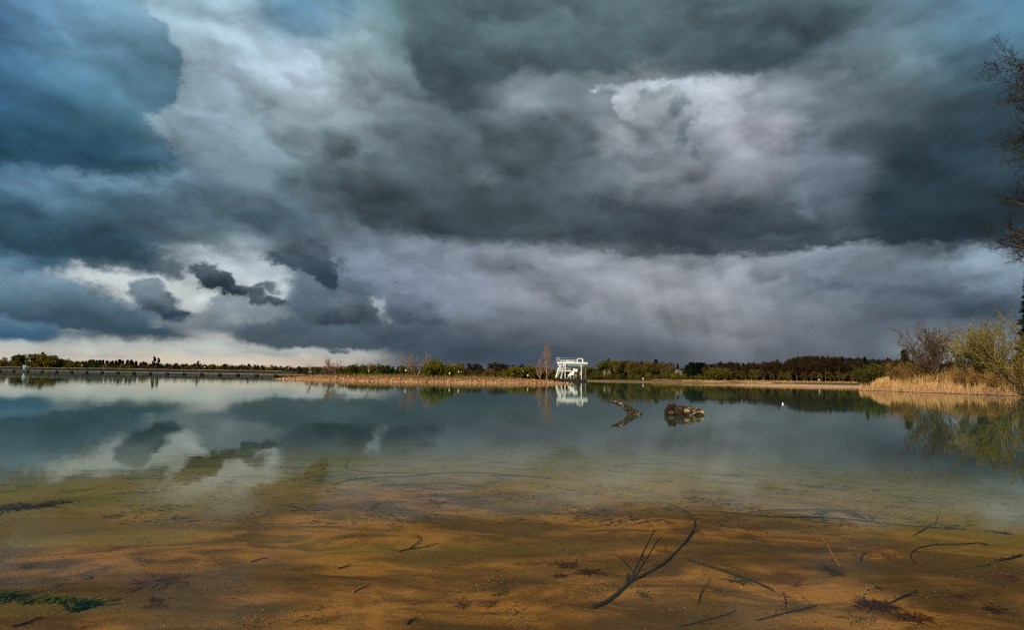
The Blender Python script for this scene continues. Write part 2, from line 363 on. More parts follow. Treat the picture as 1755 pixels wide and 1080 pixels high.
#@@SKYEND
# ------------------------------------------------------------------ object helpers
def tag(o, label=None, cat=None, group=None, kind=None):
    if label: o['label'] = label
    if cat: o['category'] = cat
    if group: o['group'] = group
    if kind: o['kind'] = kind
    return o
def empty(name, loc, rz=0.0, s=1.0):
    o = bpy.data.objects.new(name, None); COL.objects.link(o)
    o.location = loc; o.rotation_euler = (0, 0, rz); o.scale = (s, s, s) if not hasattr(s, '__len__') else s
    o.empty_display_size = 0.3
    return o
def mesh_from(name, V, F, mats, parent=None, mi=None, smooth=False, quads=None):
    """V (n,3); F list/array of faces (all of one size) or list of lists"""
    me = bpy.data.meshes.new(name)
    V = np.asarray(V, dtype=np.float32).reshape(-1, 3)
    if isinstance(F, np.ndarray) and F.ndim == 2:
        k = F.shape[1]; n = len(F)
        me.vertices.add(len(V)); me.vertices.foreach_set('co', V.ravel())
        me.loops.add(n * k); me.loops.foreach_set('vertex_index', F.astype(np.int32).ravel())
        me.polygons.add(n); me.polygons.foreach_set('loop_start', np.arange(0, n * k, k, dtype=np.int32))
        me.update(calc_edges=True)
    else:
        me.from_pydata([tuple(v) for v in V.tolist()], [], [tuple(f) for f in F])
    if not isinstance(mats, (list, tuple)): mats = [mats]
    for m_ in mats: me.materials.append(m_)
    if mi is not None: me.polygons.foreach_set('material_index', np.asarray(mi, dtype=np.int32))
    if smooth: me.polygons.foreach_set('use_smooth', np.ones(len(me.polygons), dtype=bool))
    me.validate(); me.update()
    o = bpy.data.objects.new(name, me); COL.objects.link(o)
    if parent: o.parent = parent
    return o
def copy_tree(o, parent=None):
    c = o.copy(); COL.objects.link(c); c.parent = parent
    for ch in list(o.children): copy_tree(ch, c)
    return c

class MB:
    """collects faces (tris and quads) of one mesh"""
    def __init__(s): s.v = []; s.f = []; s.m = []; s.n = 0
    def add(s, V, F, m=0):
        V = np.asarray(V, float).reshape(-1, 3); s.v.append(V)
        for f in F: s.f.append([int(i) + s.n for i in f]); s.m.append(m)
        s.n += len(V)
    def box(s, c, d, m=0, rot=None):
        x, y, z = [q / 2 for q in d]
        V = np.array([(i, j, k) for k in (-z, z) for j in (-y, y) for i in (-x, x)])
        if rot is not None: V = V @ np.array(rot.to_matrix()).T
        s.add(V + np.array(c), [(0,2,3,1),(4,5,7,6),(0,1,5,4),(2,6,7,3),(0,4,6,2),(1,3,7,5)], m)
    def bar(s, a, b, w, h=None, m=0):
        a, b = Vector(a), Vector(b); h = h or w
        q = (b - a).to_track_quat('Z', 'Y')
        s.box((a + b) / 2, (w, h, (b - a).length), m, q)
    def tube(s, pts, rad, n=6, m=0, wob=0.0, caps=True):
        pts = [Vector(p) for p in pts]; base = []
        up = Vector((0.13, 0.31, 0.94)).normalized()
        for i, p in enumerate(pts):
            t = (pts[min(i+1, len(pts)-1)] - pts[max(i-1, 0)]).normalized()
            a = t.cross(up)
            if a.length < 0.05: a = t.cross(Vector((1, 0, 0)))
            a.normalize(); b = t.cross(a); ring = []
            for k in range(n):
                an = 2 * math.pi * k / n
                r_ = rad[i] * (1 + wob * mnoise.noise(Vector((p.x * 9, p.y * 9, p.z * 9)) + Vector((math.cos(an) * 2, math.sin(an) * 2, 0))))
                ring.append(p + a * math.cos(an) * r_ + b * math.sin(an) * r_)
            base.append(ring)
        V = [tuple(q) for r_ in base for q in r_]; F = []
        for i in range(len(pts) - 1):
            for k in range(n):
                F.append((i*n+k, i*n+(k+1) % n, (i+1)*n+(k+1) % n, (i+1)*n+k))
        if caps: F.append(tuple(range(n))[::-1]); F.append(tuple((len(pts)-1)*n+k for k in range(n)))
        s.add(V, F, m)
    def build(s, name, mats, parent=None, smooth=False):
        return mesh_from(name, np.concatenate(s.v), s.f, mats, parent, s.m, smooth)

# ------------------------------------------------------------------ materials
def new_mat(name):
    m_ = bpy.data.materials.new(name); m_.use_nodes = True; t = m_.node_tree; t.nodes.clear()
    return m_, t, G(t)
def finish(t, bsdf):
    out = t.nodes.new('ShaderNodeOutputMaterial'); t.links.new(bsdf, out.inputs[0])
def principled(t, g, color, rough=0.8, metal=0.0, spec=0.3, normal=None):
    b = t.nodes.new('ShaderNodeBsdfPrincipled')
    g._in(b.inputs['Base Color'], color); g._in(b.inputs['Roughness'], rough)
    b.inputs['Metallic'].default_value = metal; b.inputs['Specular IOR Level'].default_value = spec
    if normal is not None: t.links.new(normal, b.inputs['Normal'])
    return b.outputs[0]
def bump(t, g, h, strength=0.5, dist=0.02):
    n = t.nodes.new('ShaderNodeBump'); n.inputs['Strength'].default_value = strength; n.inputs['Distance'].default_value = dist
    g._in(n.inputs['Height'], h); return n.outputs[0]
def wpos(t):
    return t.nodes.new('ShaderNodeNewGeometry').outputs['Position']
def opos(t):
    return t.nodes.new('ShaderNodeTexCoord').outputs['Object']

def mat_leaf(name, cols, trans=0.25, scale=0.6):
    m_, t, g = new_mat(name)
    oi = t.nodes.new('ShaderNodeObjectInfo').outputs['Random']
    n = g.noise(opos(t), scale, 3, 0.6)[0]
    n2 = g.noise(opos(t), scale * 9, 2, 0.5)[0]
    f = g.m('ADD', g.m('MULTIPLY', g.m('ADD', n, g.m('MULTIPLY', n2, 0.6)), 0.62), g.m('MULTIPLY_ADD', oi, 0.3, -0.15))
    c = g.ramp(g.mr(f, 0.25, 0.72, smooth=False), [(i / (len(cols) - 1), c) for i, c in enumerate(cols)])
    d = t.nodes.new('ShaderNodeBsdfDiffuse'); g._in(d.inputs[0], c)
    tr = t.nodes.new('ShaderNodeBsdfTranslucent'); g._in(tr.inputs[0], c)
    mx = t.nodes.new('ShaderNodeMixShader'); mx.inputs[0].default_value = trans
    t.links.new(d.outputs[0], mx.inputs[1]); t.links.new(tr.outputs[0], mx.inputs[2]); finish(t, mx.outputs[0])
    return m_
def mat_bark(name, a, b, scale=6.0):
    m_, t, g = new_mat(name)
    p = g.mapping(opos(t), scl=(1, 1, 0.35))
    n = g.noise(p, scale, 5, 0.65)[0]
    c = g.mix(g.mr(n, 0.35, 0.65), a, b)
    finish(t, principled(t, g, c, 0.9, normal=bump(t, g, n, 0.6, 0.03))); return m_
def mat_paint(name, c, rust=0.25, rough=0.45):
    m_, t, g = new_mat(name)
    n = g.noise(g.mapping(opos(t), scl=(1, 1, 0.3)), 1.6, 6, 0.7)[0]
    c2 = [c[0] * 0.55, c[1] * 0.48, c[2] * 0.42]
    col = g.mix(g.m('MULTIPLY', g.mr(n, 0.5, 0.72), rust), c, c2)
    finish(t, principled(t, g, col, rough)); return m_

M = {}
M['bark_grey'] = mat_bark('bark_grey', (0.055, 0.042, 0.03), (0.13, 0.10, 0.07))
M['bark_brown'] = mat_bark('bark_brown', (0.05, 0.03, 0.018), (0.16, 0.10, 0.055))
M['bark_warm'] = mat_bark('bark_warm', (0.20, 0.11, 0.06), (0.42, 0.27, 0.17))
M['bark_dark'] = mat_bark('bark_dark', (0.012, 0.010, 0.007), (0.04, 0.03, 0.02))
M['twig_brown'] = mat_leaf('twig_brown', [(0.018, 0.012, 0.006), (0.036, 0.022, 0.010), (0.055, 0.036, 0.015)], 0.0)
M['twig_dark'] = mat_leaf('twig_dark', [(0.018, 0.012, 0.008), (0.035, 0.022, 0.012), (0.05, 0.035, 0.018)], 0.0)
M['twig_olive'] = mat_leaf('twig_olive', [(0.06, 0.045, 0.012), (0.12, 0.09, 0.022), (0.19, 0.15, 0.04)], 0.1)
M['leaf_yellow'] = mat_leaf('leaf_yellow', [(0.09, 0.07, 0.008), (0.17, 0.14, 0.015), (0.24, 0.21, 0.03)])
M['leaf_olive'] = mat_leaf('leaf_olive', [(0.045, 0.045, 0.008), (0.09, 0.085, 0.014), (0.14, 0.13, 0.025)])
M['leaf_green'] = mat_leaf('leaf_green', [(0.018, 0.035, 0.008), (0.035, 0.06, 0.012), (0.06, 0.095, 0.02)])
M['leaf_orange'] = mat_leaf('leaf_orange', [(0.08, 0.045, 0.012), (0.14, 0.075, 0.02), (0.20, 0.11, 0.03)])
M['leaf_fresh'] = mat_leaf('leaf_fresh', [(0.08, 0.085, 0.008), (0.16, 0.165, 0.015), (0.25, 0.25, 0.035)], 0.3)
M['leaf_willow'] = mat_leaf('leaf_willow', [(0.16, 0.19, 0.03), (0.28, 0.32, 0.06), (0.48, 0.48, 0.20)], 0.35)
M['needle'] = mat_leaf('needle', [(0.004, 0.010, 0.006), (0.010, 0.020, 0.011), (0.018, 0.032, 0.016)], 0.0)
M['blossom'] = mat_leaf('blossom', [(0.30, 0.24, 0.15), (0.55, 0.48, 0.36), (0.75, 0.70, 0.6)], 0.2)
M['reed'] = mat_leaf('reed', [(0.20, 0.10, 0.025), (0.50, 0.29, 0.085), (0.80, 0.54, 0.22)], 0.25, 0.8)
M['reed_pale'] = mat_leaf('reed_pale', [(0.34, 0.19, 0.07), (0.68, 0.43, 0.20), (0.90, 0.66, 0.38)], 0.25, 0.8)
M['shrub'] = mat_leaf('shrub', [(0.16, 0.085, 0.02), (0.44, 0.26, 0.07), (0.76, 0.49, 0.16)], 0.2, 0.5)
M['rust'] = mat_leaf('rust', [(0.07, 0.03, 0.010), (0.20, 0.095, 0.032), (0.50, 0.28, 0.11)], 0.1, 1.2)
M['herb'] = mat_leaf('herb', [(0.07, 0.08, 0.014), (0.14, 0.13, 0.03), (0.24, 0.19, 0.06)], 0.2, 0.3)

def mat_sand_wet():
    m_, t, g = new_mat('submerged_sand')
    p = wpos(t); s = g.sep(p)
    big = g.noise(g.mapping(p, rot=(0, 0, R(-55)), scl=(0.55, 1.15, 1)), 1.5, 5, 0.6, 1.2)[0]
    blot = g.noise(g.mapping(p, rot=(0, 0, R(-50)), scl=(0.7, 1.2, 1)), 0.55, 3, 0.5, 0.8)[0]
    mid = g.noise(g.mapping(p, rot=(0, 0, R(-30)), scl=(0.8, 1.3, 1)), 5.5, 6, 0.68, 0.6)[0]
    fine = g.noise(p, 48.0, 5, 0.8)[0]
    c = g.mix(g.mr(big, 0.36, 0.66), (0.12, 0.060, 0.016), (0.47, 0.225, 0.060))
    c = g.mix(g.m('MULTIPLY', g.mr(blot, 0.46, 0.60), 0.78), c, (0.10, 0.056, 0.018))  # broad soft shadows on the bed, painted into the sand colour
    c = g.mix(g.m('MULTIPLY', g.mr(mid, 0.50, 0.72), 0.5), c, (0.08, 0.048, 0.018))
    c = g.mix(g.m('MULTIPLY', g.mr(fine, 0.55, 0.74), 0.55), c, (0.62, 0.38, 0.19))
    c = g.mix(g.m('MULTIPLY', g.mr(fine, 0.45, 0.28), 0.55), c, (0.06, 0.034, 0.014))
    # silt and a green-brown film where the water gets deeper
    c = g.mix(g.mr(s[2], -0.20, -0.50), c, (0.42, 0.295, 0.10))
    film = g.noise(g.mapping(p, scl=(0.35, 1.2, 1)), 0.5, 4, 0.6)[0]
    c = g.mix(g.m('MULTIPLY', g.mr(film, 0.5, 0.66), g.mr(s[0], 4.0, -6.0)), c, (0.26, 0.20, 0.05))
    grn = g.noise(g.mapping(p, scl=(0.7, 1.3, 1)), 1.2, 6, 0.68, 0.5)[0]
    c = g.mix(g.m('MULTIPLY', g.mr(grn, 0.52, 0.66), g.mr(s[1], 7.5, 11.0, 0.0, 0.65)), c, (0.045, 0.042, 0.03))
    ht = g.m('ADD', g.m('MULTIPLY', mid, 0.6), g.m('MULTIPLY', fine, 0.30))
    finish(t, principled(t, g, c, 0.9, spec=0.1, normal=bump(t, g, ht, 0.9, 0.06))); return m_
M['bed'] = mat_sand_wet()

def mat_land(name, wet, dry, veg, z1, z2, grit=1.5):
    m_, t, g = new_mat(name)
    p = wpos(t); s = g.sep(p)
    n = g.noise(p, grit, 6, 0.7)[0]; n2 = g.noise(p, 0.25, 4, 0.6)[0]
    c = g.mix(g.mr(n, 0.3, 0.7), [q * 0.6 for q in dry], dry)
    zz = g.m('ADD', s[2], g.m('MULTIPLY_ADD', n2, 0.8, -0.4))
    c = g.mix(g.mr(zz, z1, z2), c, g.mix(g.mr(n, 0.35, 0.65), veg, [q * 0.45 for q in veg]))
    c = g.mix(g.mr(s[2], 0.10, 0.0), c, wet)
    finish(t, principled(t, g, c, 0.95, spec=0.1, normal=bump(t, g, n, 0.8, 0.15))); return m_
M['spit'] = mat_land('spit_gravel', (0.30, 0.15, 0.07), (0.85, 0.46, 0.23), (0.17, 0.078, 0.028), 0.18, 0.5)
M['bar'] = mat_land('bar_gravel', (0.25, 0.15, 0.08), (0.70, 0.43, 0.25), (0.30, 0.17, 0.08), 0.5, 1.0)
M['bank'] = mat_land('bank_soil', (0.06, 0.035, 0.018), (0.42, 0.24, 0.13), (0.17, 0.10, 0.035), 0.5, 1.3)
M['farland'] = mat_land('far_soil', (0.10, 0.07, 0.035), (0.30, 0.19, 0.10), (0.09, 0.075, 0.025), 0.2, 0.7, 0.4)

def mat_water():
    m_, t, g = new_mat('lake_water')
    p = wpos(t); s = g.sep(p)
    dist = g.v('LENGTH', p)
    r1 = g.noise(g.mapping(p, scl=(0.25, 1.0, 1)), 1.6, 3, 0.5)[0]
    r2 = g.noise(g.mapping(p, rot=(0, 0, R(8)), scl=(0.12, 1.0, 1)), 5.0, 3, 0.55)[0]
    far = g.noise(g.mapping(p, scl=(0.02, 0.35, 1)), 0.6, 3, 0.5)[0]
    h = g.m('ADD', g.m('MULTIPLY', r1, 0.5), g.m('MULTIPLY', r2, 0.22))
    h = g.m('MULTIPLY', h, g.mr(dist, 3.0, 90.0, 0.35, 1.0, False))
    h = g.m('ADD', h, g.m('MULTIPLY', far, 1.2))
    nb = bump(t, g, h, 1.0, 0.0035)
    lw = t.nodes.new('ShaderNodeLayerWeight'); lw.inputs[0].default_value = 0.5; t.links.new(nb, lw.inputs['Normal'])
    frs = g.m('MULTIPLY_ADD', g.m('POWER', lw.outputs['Facing'], 7.3), 0.985, 0.012)      # Schlick form, steepened as seen through a polariser; the same from above and below
    gl = t.nodes.new('ShaderNodeBsdfGlossy'); gl.inputs['Roughness'].default_value = 0.012
    gl.inputs['Color'].default_value = (0.90, 0.95, 0.90, 1); t.links.new(nb, gl.inputs['Normal'])
    tr = t.nodes.new('ShaderNodeBsdfTransparent'); g._in(tr.inputs[0], g.ramp(g.mr(dist, 2.0, 20.0, smooth=False), [(0, (0.97, 0.93, 0.80)), (0.3, (0.90, 0.88, 0.66)), (0.55, (0.76, 0.82, 0.58)), (1, (0.50, 0.66, 0.50))]))
    df = t.nodes.new('ShaderNodeBsdfDiffuse'); df.inputs[0].default_value = (0.032, 0.078, 0.048, 1)
    # suspended silt: how much of the bed is veiled grows with the depth of water under the surface
    n = g.noise(g.mapping(p, scl=(0.4, 1, 1)), 0.12, 3, 0.6)[0]
    dep = g.m('MULTIPLY_ADD', n, 3.0, g.m('SUBTRACT', dist, 1.5))
    murk = g.m('MULTIPLY_ADD', g.mr(dep, 7.0, 32.0, 0.0, 0.92), 1.0, 0.03)
    mx1 = t.nodes.new('ShaderNodeMixShader'); g._in(mx1.inputs[0], murk)
    t.links.new(tr.outputs[0], mx1.inputs[1]); t.links.new(df.outputs[0], mx1.inputs[2])
    mx2 = t.nodes.new('ShaderNodeMixShader'); t.links.new(frs, mx2.inputs[0])
    t.links.new(mx1.outputs[0], mx2.inputs[1]); t.links.new(gl.outputs[0], mx2.inputs[2])
    finish(t, mx2.outputs[0]); return m_
M['water'] = mat_water()

# ------------------------------------------------------------------ lake bed, water, far land
def bed_z(x, y):
    r_ = np.hypot(x, y)
    z = -np.interp(r_, [0, 1.5, 3.2, 6, 9, 13, 20, 40, 80], [-0.05, 0.0, 0.12, 0.20, 0.30, 0.48, 0.9, 2.2, 3.2])
    z = z + np.where(r_ < 30, 0.035 * np.sin(x * 0.9 + y * 0.35) * np.sin(y * 0.8 - x * 0.25) + 0.012 * np.sin(x * 3.1 + 1) * np.sin(y * 4.2 + x), 0)
    return np.minimum(z, np.where(r_ > 2.4, -0.05, z))
def polar(name, rs, mat, zf, az=(-math.pi, math.pi), nA=256):
    A = np.linspace(az[0], az[1], nA); Rr, AA = np.meshgrid(rs, A, indexing='ij')
    X = Rr * np.sin(AA); Y = Rr * np.cos(AA); Z = zf(X, Y)
    V = np.stack([X, Y, Z], -1).reshape(-1, 3); n, k = Rr.shape
    i, j = np.meshgrid(np.arange(n - 1), np.arange(k - 1), indexing='ij'); a = (i * k + j).ravel()
    F = np.stack([a, a + 1, a + k + 1, a + k], 1)
    return mesh_from(name, V, F, mat, smooth=True)
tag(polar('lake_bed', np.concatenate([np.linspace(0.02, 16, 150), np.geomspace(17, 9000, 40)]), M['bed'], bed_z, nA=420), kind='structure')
LAKE = [(-180, 2.5), (-120, 5), (-100, 30), (-80, 170), (-60, 330), (-48, 420), (-42, 440), (-30, 430), (-22, 430), (-18, 420), (-14, 300), (-8, 262), (-2, 250), (4, 236), (9, 232), (18, 230), (26, 215), (33, 180), (40, 170), (50, 150), (80, 60), (100, 12), (130, 3), (180, 2.5)]
LA = [R(a) for a, _ in LAKE]; LR = [r_ for _, r_ in LAKE]
def lake_r(az): return np.interp(az, LA, LR)
def far_h(x, y):
    az = np.arctan2(x, y); d = np.hypot(x, y) - lake_r(az)
    return np.interp(d, [-8, 0, 3, 12, 60, 400, 3000], [-0.9, 0.02, 0.35, 0.8, 1.1, 1.6, 2.5])
nA = 720; A = np.linspace(-math.pi, math.pi, nA); off = np.array([-8, -3, 0, 1, 3, 6, 12, 25, 60, 120, 300, 800, 2500, 8000])
Rr = lake_r(A)[None, :] + off[:, None] * np.where(off[:, None] < 0, np.minimum(1, lake_r(A)[None, :] / 30), 1)
Rr = Rr + np.where(off[:, None] < 60, 1.2 * np.sin(A * 97)[None, :] + 0.8 * np.sin(A * 211 + 1)[None, :], 0) * np.minimum(1, lake_r(A)[None, :] / 80)
Rr = np.maximum(Rr, 0.3)
X = Rr * np.sin(A); Y = Rr * np.cos(A); Z = np.repeat(np.interp(off, [-8, 0, 3, 12, 60, 400, 3000, 9000], [-0.9, 0.02, 0.35, 0.8, 1.1, 1.6, 2.5, 2.5])[:, None], nA, 1)
a = (np.arange(len(off) - 1)[:, None] * nA + np.arange(nA - 1)[None, :]).ravel()
tag(mesh_from('ground', np.stack([X, Y, Z], -1), np.stack([a, a + 1, a + nA + 1, a + nA], 1), M['farland'], smooth=True), kind='structure')
Rw = np.concatenate([np.linspace(0.0, 10, 12), np.geomspace(12, 700, 30)])
tag(polar('water', Rw, M['water'], lambda x, y: x * 0, nA=120), kind='structure')

# ------------------------------------------------------------------ spit, gravel bar and bank
def poly_sd(px_, py_, poly):
    """signed distance, positive inside"""
    P = np.asarray(poly, float); Q = np.roll(P, -1, 0)
    d2 = np.full(px_.shape, 1e18); ins = np.zeros(px_.shape, bool)
    for (ax, ay), (bx, by) in zip(P, Q):
        ex, ey = bx - ax, by - ay; wx, wy = px_ - ax, py_ - ay
        t = np.clip((wx * ex + wy * ey) / (ex * ex + ey * ey), 0, 1)
        d2 = np.minimum(d2, (wx - ex * t) ** 2 + (wy - ey * t) ** 2)
        c = ((ay <= py_) & (by > py_)) | ((by <= py_) & (ay > py_))
        with np.errstate(divide='ignore', invalid='ignore'):
            xi = ax + (py_ - ay) / (by - ay) * ex
        ins ^= c & (px_ < xi)
    d = np.sqrt(d2); return np.where(ins, d, -d)
def wob(x, y, s, seed=0):
    return (np.sin(x * s + seed) * np.sin(y * s * 1.3 + seed * 2) + 0.6 * np.sin(x * s * 2.3 + y * s * 1.7 + seed) + 0.35 * np.sin(x * s * 5.1 - y * s * 4.3 + seed * 3)) / 1.95
class Land:
    def __init__(s, name, poly, res, prof, mat, amp, seed):
        s.poly, s.prof, s.amp, s.seed = poly, prof, amp, seed
        P = np.array(poly); x0, y0 = P.min(0) - 4; x1, y1 = P.max(0) + 4
        nx, ny = int((x1 - x0) / res) + 2, int((y1 - y0) / res) + 2
        X, Y = np.meshgrid(np.linspace(x0, x1, nx), np.linspace(y0, y1, ny), indexing='ij')
        S = s.sd(X, Y); Z = s.h(X, Y, S)
        V = np.stack([X, Y, Z], -1).reshape(-1, 3)
        a = (np.arange(nx - 1)[:, None] * ny + np.arange(ny - 1)[None, :])
        ok = (S[:-1, :-1] > -3.2)
        a = a[ok].ravel(); F = np.stack([a, a + ny, a + ny + 1, a + 1], 1)
        used = np.unique(F); re = np.full(len(V), -1); re[used] = np.arange(len(used))
        s.o = tag(mesh_from(name, V[used], re[F], mat, smooth=True), kind='structure')
    def sd(s, x, y):
        return poly_sd(x, y, s.poly) + wob(x, y, 0.5, s.seed) * (1.1 if s.seed == 4 else 0.7)
    def h(s, x, y, S=None):
        if S is None: S = s.sd(x, y)
        z = np.interp(S, s.prof[0], s.prof[1])
        return z + np.clip(S, 0, 4) / 4 * s.amp * (wob(x, y, 0.35, s.seed + 3) + 0.6 * wob(x, y, 1.3, s.seed + 5))
def W(px, Y): p = at(px, Y); return (p.x, p.y)
spit = Land('sand_spit', [W(468,139), W(520,131), W(560,128), W(650,120), W(715,119), W(800,121), W(900,126), W(985,133), W(960,150), W(900,172), W(800,190), W(600,190), W(520,168)],
            0.7, ([-3, 0, 1.5, 4, 8, 14, 40], [-1.0, 0, 0.14, 0.30, 0.58, 0.80, 0.95]), M['spit'], 0.14, 1)
bar = Land('gravel_bar', [W(1222,176), W(1300,152), W(1400,143), W(1490,142), W(1560,150), W(1560,172), W(1440,172), W(1330,176)],
           0.8, ([-3, 0, 2, 6, 15], [-0.9, 0, 0.14, 0.30, 0.5]), M['bar'], 0.08, 2)
shore = Land('far_beach', [W(1085,232), W(1160,226), W(1240,214), W(1320,200), W(1400,192), W(1500,184), W(1580,190), W(1560,235), W(1300,250), W(1100,250)],
           1.2, ([-3, 0, 2, 6, 20], [-0.9, 0, 0.3, 0.75, 1.0]), M['bar'], 0.15, 5)
BANKP = [W(1463,105), W(1500,101), W(1540,95), W(1600,89), W(1650,83), W(1700,79), W(1755,75), W(1800,66), (48,46), (40,34), (27,19), (22,8), (30,-12), (110,-12), (150,60), (150,150), W(1640,150), W(1560,122), W(1500,112)]
bank = Land('grassy_bank', BANKP, 0.6, ([-3, 0, 0.5, 2, 6, 12, 22, 60], [-1.2, 0, 0.25, 0.6, 1.7, 3.0, 3.5, 4.0]), M['bank'], 0.25, 4)
def land_h(x, y):
    z = far_h(x, y)
    for L in (spit, bar, shore, bank):
        S = L.sd(x, y); z = np.where(S > 0, np.maximum(z, L.h(x, y, S)), z)
    return z
def gz(x, y): return float(land_h(np.array([float(x)]), np.array([float(y)]))[0])

# ------------------------------------------------------------------ plant builders
def unit(n):
    v = rng.normal(size=(n, 3)); return v / np.linalg.norm(v, axis=1, keepdims=True)
def leaf_quads(P, size, flat=0.0, tri=False, dirs=None, aspect=1.0):
    n = len(P); a = unit(n) if dirs is None else dirs; b = np.cross(a, unit(n)); b /= np.linalg.norm(b, axis=1, keepdims=True) + 1e-9
    s = (size * rng.uniform(0.6, 1.4, n))[:, None]
    if tri:
        V = np.stack([P - b * s * 0.5 * aspect, P + b * s * 0.5 * aspect, P + a * s], 1); k = 3
    else:
        V = np.stack([P - b * s * .5 * aspect - a * s * .5, P + b * s * .5 * aspect - a * s * .5, P + b * s * .5 * aspect + a * s * .5, P - b * s * .5 * aspect + a * s * .5], 1); k = 4
    return V.reshape(-1, 3), np.arange(n * k).reshape(n, k)
def seg_mesh(S, n=4):
    """S (m,8): p0,p1,r0,r1 -> open prisms"""
    S = np.asarray(S, float); p0, p1, r0, r1 = S[:, :3], S[:, 3:6], S[:, 6:7], S[:, 7:8]
    t = p1 - p0; t /= np.linalg.norm(t, axis=1, keepdims=True) + 1e-9
    ref = np.where(np.abs(t[:, 2:3]) > 0.9, np.array([[1.0, 0, 0]]), np.array([[0, 0, 1.0]]))
    a = np.cross(t, ref); a /= np.linalg.norm(a, axis=1, keepdims=True) + 1e-9; b = np.cross(t, a)
    V = []
    for p, r_ in ((p0, r0), (p1, r1)):
        for k in range(n):
            an = 2 * math.pi * k / n; V.append(p + (a * math.cos(an) + b * math.sin(an)) * r_)
    V = np.stack(V, 1).reshape(-1, 3); m_ = len(S); base = (np.arange(m_) * 2 * n)[:, None]
    F = np.concatenate([base + np.array([[k, (k + 1) % n, n + (k + 1) % n, n + k]]) for k in range(n)], 0)
    return V, F
def grow(rnd, p, d, L, r_, level, P, out, tips):
    """recursive limb; out[level] gets its segments"""
    nseg = P['seg'][level]; q = Vector(p); d = Vector(d).normalized(); step = L / nseg; pts = [(Vector(q), r_)]
    for i in range(nseg):
        d = (d + Vector((rnd.gauss(0, 1), rnd.gauss(0, 1), rnd.gauss(0, 1))) * P['wig'][level] + Vector((0, 0, P['up'][level]))).normalized()
        n_ = q + d * step; r2 = r_ * (1 - (i + 1) / nseg * P['tap'][level])
        r1 = r_ * (1 - i / nseg * P['tap'][level])
        out[level].append((*q, *n_, r1, r2)); q = n_; pts.append((Vector(q), r2))
    tips.append((tuple(q), level))
    if level + 1 >= len(P['seg']): return
    nc = P['kids'][level]
    for k in range(nc):
        f = P['from'][level] + (1 - P['from'][level]) * (k + rnd.random() * 0.8) / nc
        j = f * nseg; i = min(int(j), nseg - 1); w = j - i
        b = pts[i][0].lerp(pts[i+1][0], w); rb = pts[i][1] * (1 - w) + pts[i+1][1] * w
        ax = (pts[i+1][0] - pts[i][0]).normalized(); an = R(P['ang'][level] * rnd.uniform(0.7, 1.25))
        s1 = ax.orthogonal().normalized(); s1.rotate(Matrix.Rotation(rnd.random() * 6.283 if 'phyl' not in P else k * 2.4 + rnd.random() * 0.6, 3, ax))
        nd = ax * math.cos(an) + s1 * math.sin(an)
        ll = L * P['len'][level] * (1 - P['shr'][level] * f) * rnd.uniform(0.75, 1.2)
        grow(rnd, b, nd, ll, min(rb * 0.75, r_ * P['rr'][level]), level + 1, P, out, tips)
def tree_mesh(seed, P, H_, r0, lean=(0, 0, 1), stems=1, spread=0.0):
    rnd = random.Random(seed); out = [[] for _ in P['seg']]; tips = []
    for s_ in range(stems):
        a = rnd.random() * 6.28 if stems > 1 else 0
        d = Vector(lean) + Vector((math.cos(a), math.sin(a), 0)) * spread * (rnd.uniform(0.4, 1) if stems > 1 else 0)
        grow(rnd, Vector((math.cos(a), math.sin(a), 0)) * (0.1 * H_ * spread * 0.3), d, H_ * (rnd.uniform(0.75, 1) if stems > 1 else 1), r0, 0, P, out, tips)
    return out, tips
def bare_tree(name, loc, seed, P, H_, r0, bark, twig, nthick=2, leaves=None, **kw):
    out, tips = tree_mesh(seed, P, H_, r0, **kw)
    root = empty(name, loc)
    V, F = seg_mesh([s for l in out[:nthick] for s in l], 6); mesh_from('trunk', V, F, bark, root, smooth=True)
    V, F = seg_mesh([s for l in out[nthick:] for s in l], 3)
    cr = mesh_from('crown', V, F, twig, root)
    if leaves:
        mat_, size, per, jit = leaves
        S = np.array([s for l in out[nthick:] for s in l]); n = per * len(S)
        f = rng.random((n, 1)); idx = np.repeat(np.arange(len(S)), per)
        Q = S[idx, :3] * (1 - f) + S[idx, 3:6] * f + rng.normal(0, jit, (n, 3))
        V, F = leaf_quads(Q, size, aspect=0.7); mesh_from('foliage', V, F, mat_, root)
    return root

def lobes_crown(n, H_, W_, base, nl, size, seed, squash=1.0, tri=False):
    r_ = np.random.default_rng(seed); c = []
    for k in range(nl):
        z = base + (H_ - base) * r_.uniform(0.12, 0.88); w = W_ * 0.5 * math.sqrt(max(0.05, 1 - ((z - base) / (H_ - base) * 2 - 0.9) ** 2)) * 0.75
        a = r_.uniform(0, 6.28); rr_ = w * math.sqrt(r_.random()); c.append((rr_ * math.cos(a), rr_ * math.sin(a), z, W_ * r_.uniform(0.14, 0.26)))
    c = np.array(c); idx = r_.integers(0, nl, n); d = unit(n); rad = c[idx, 3:4] * (r_.random((n, 1)) ** 0.35) * r_.uniform(0.7, 1.25, (n, 1))
    P = c[idx, :3] + d * rad * np.array([1, 1, squash]); P[:, 2] = np.clip(P[:, 2], base * 0.35, None)
    return leaf_quads(P, size, tri=tri)

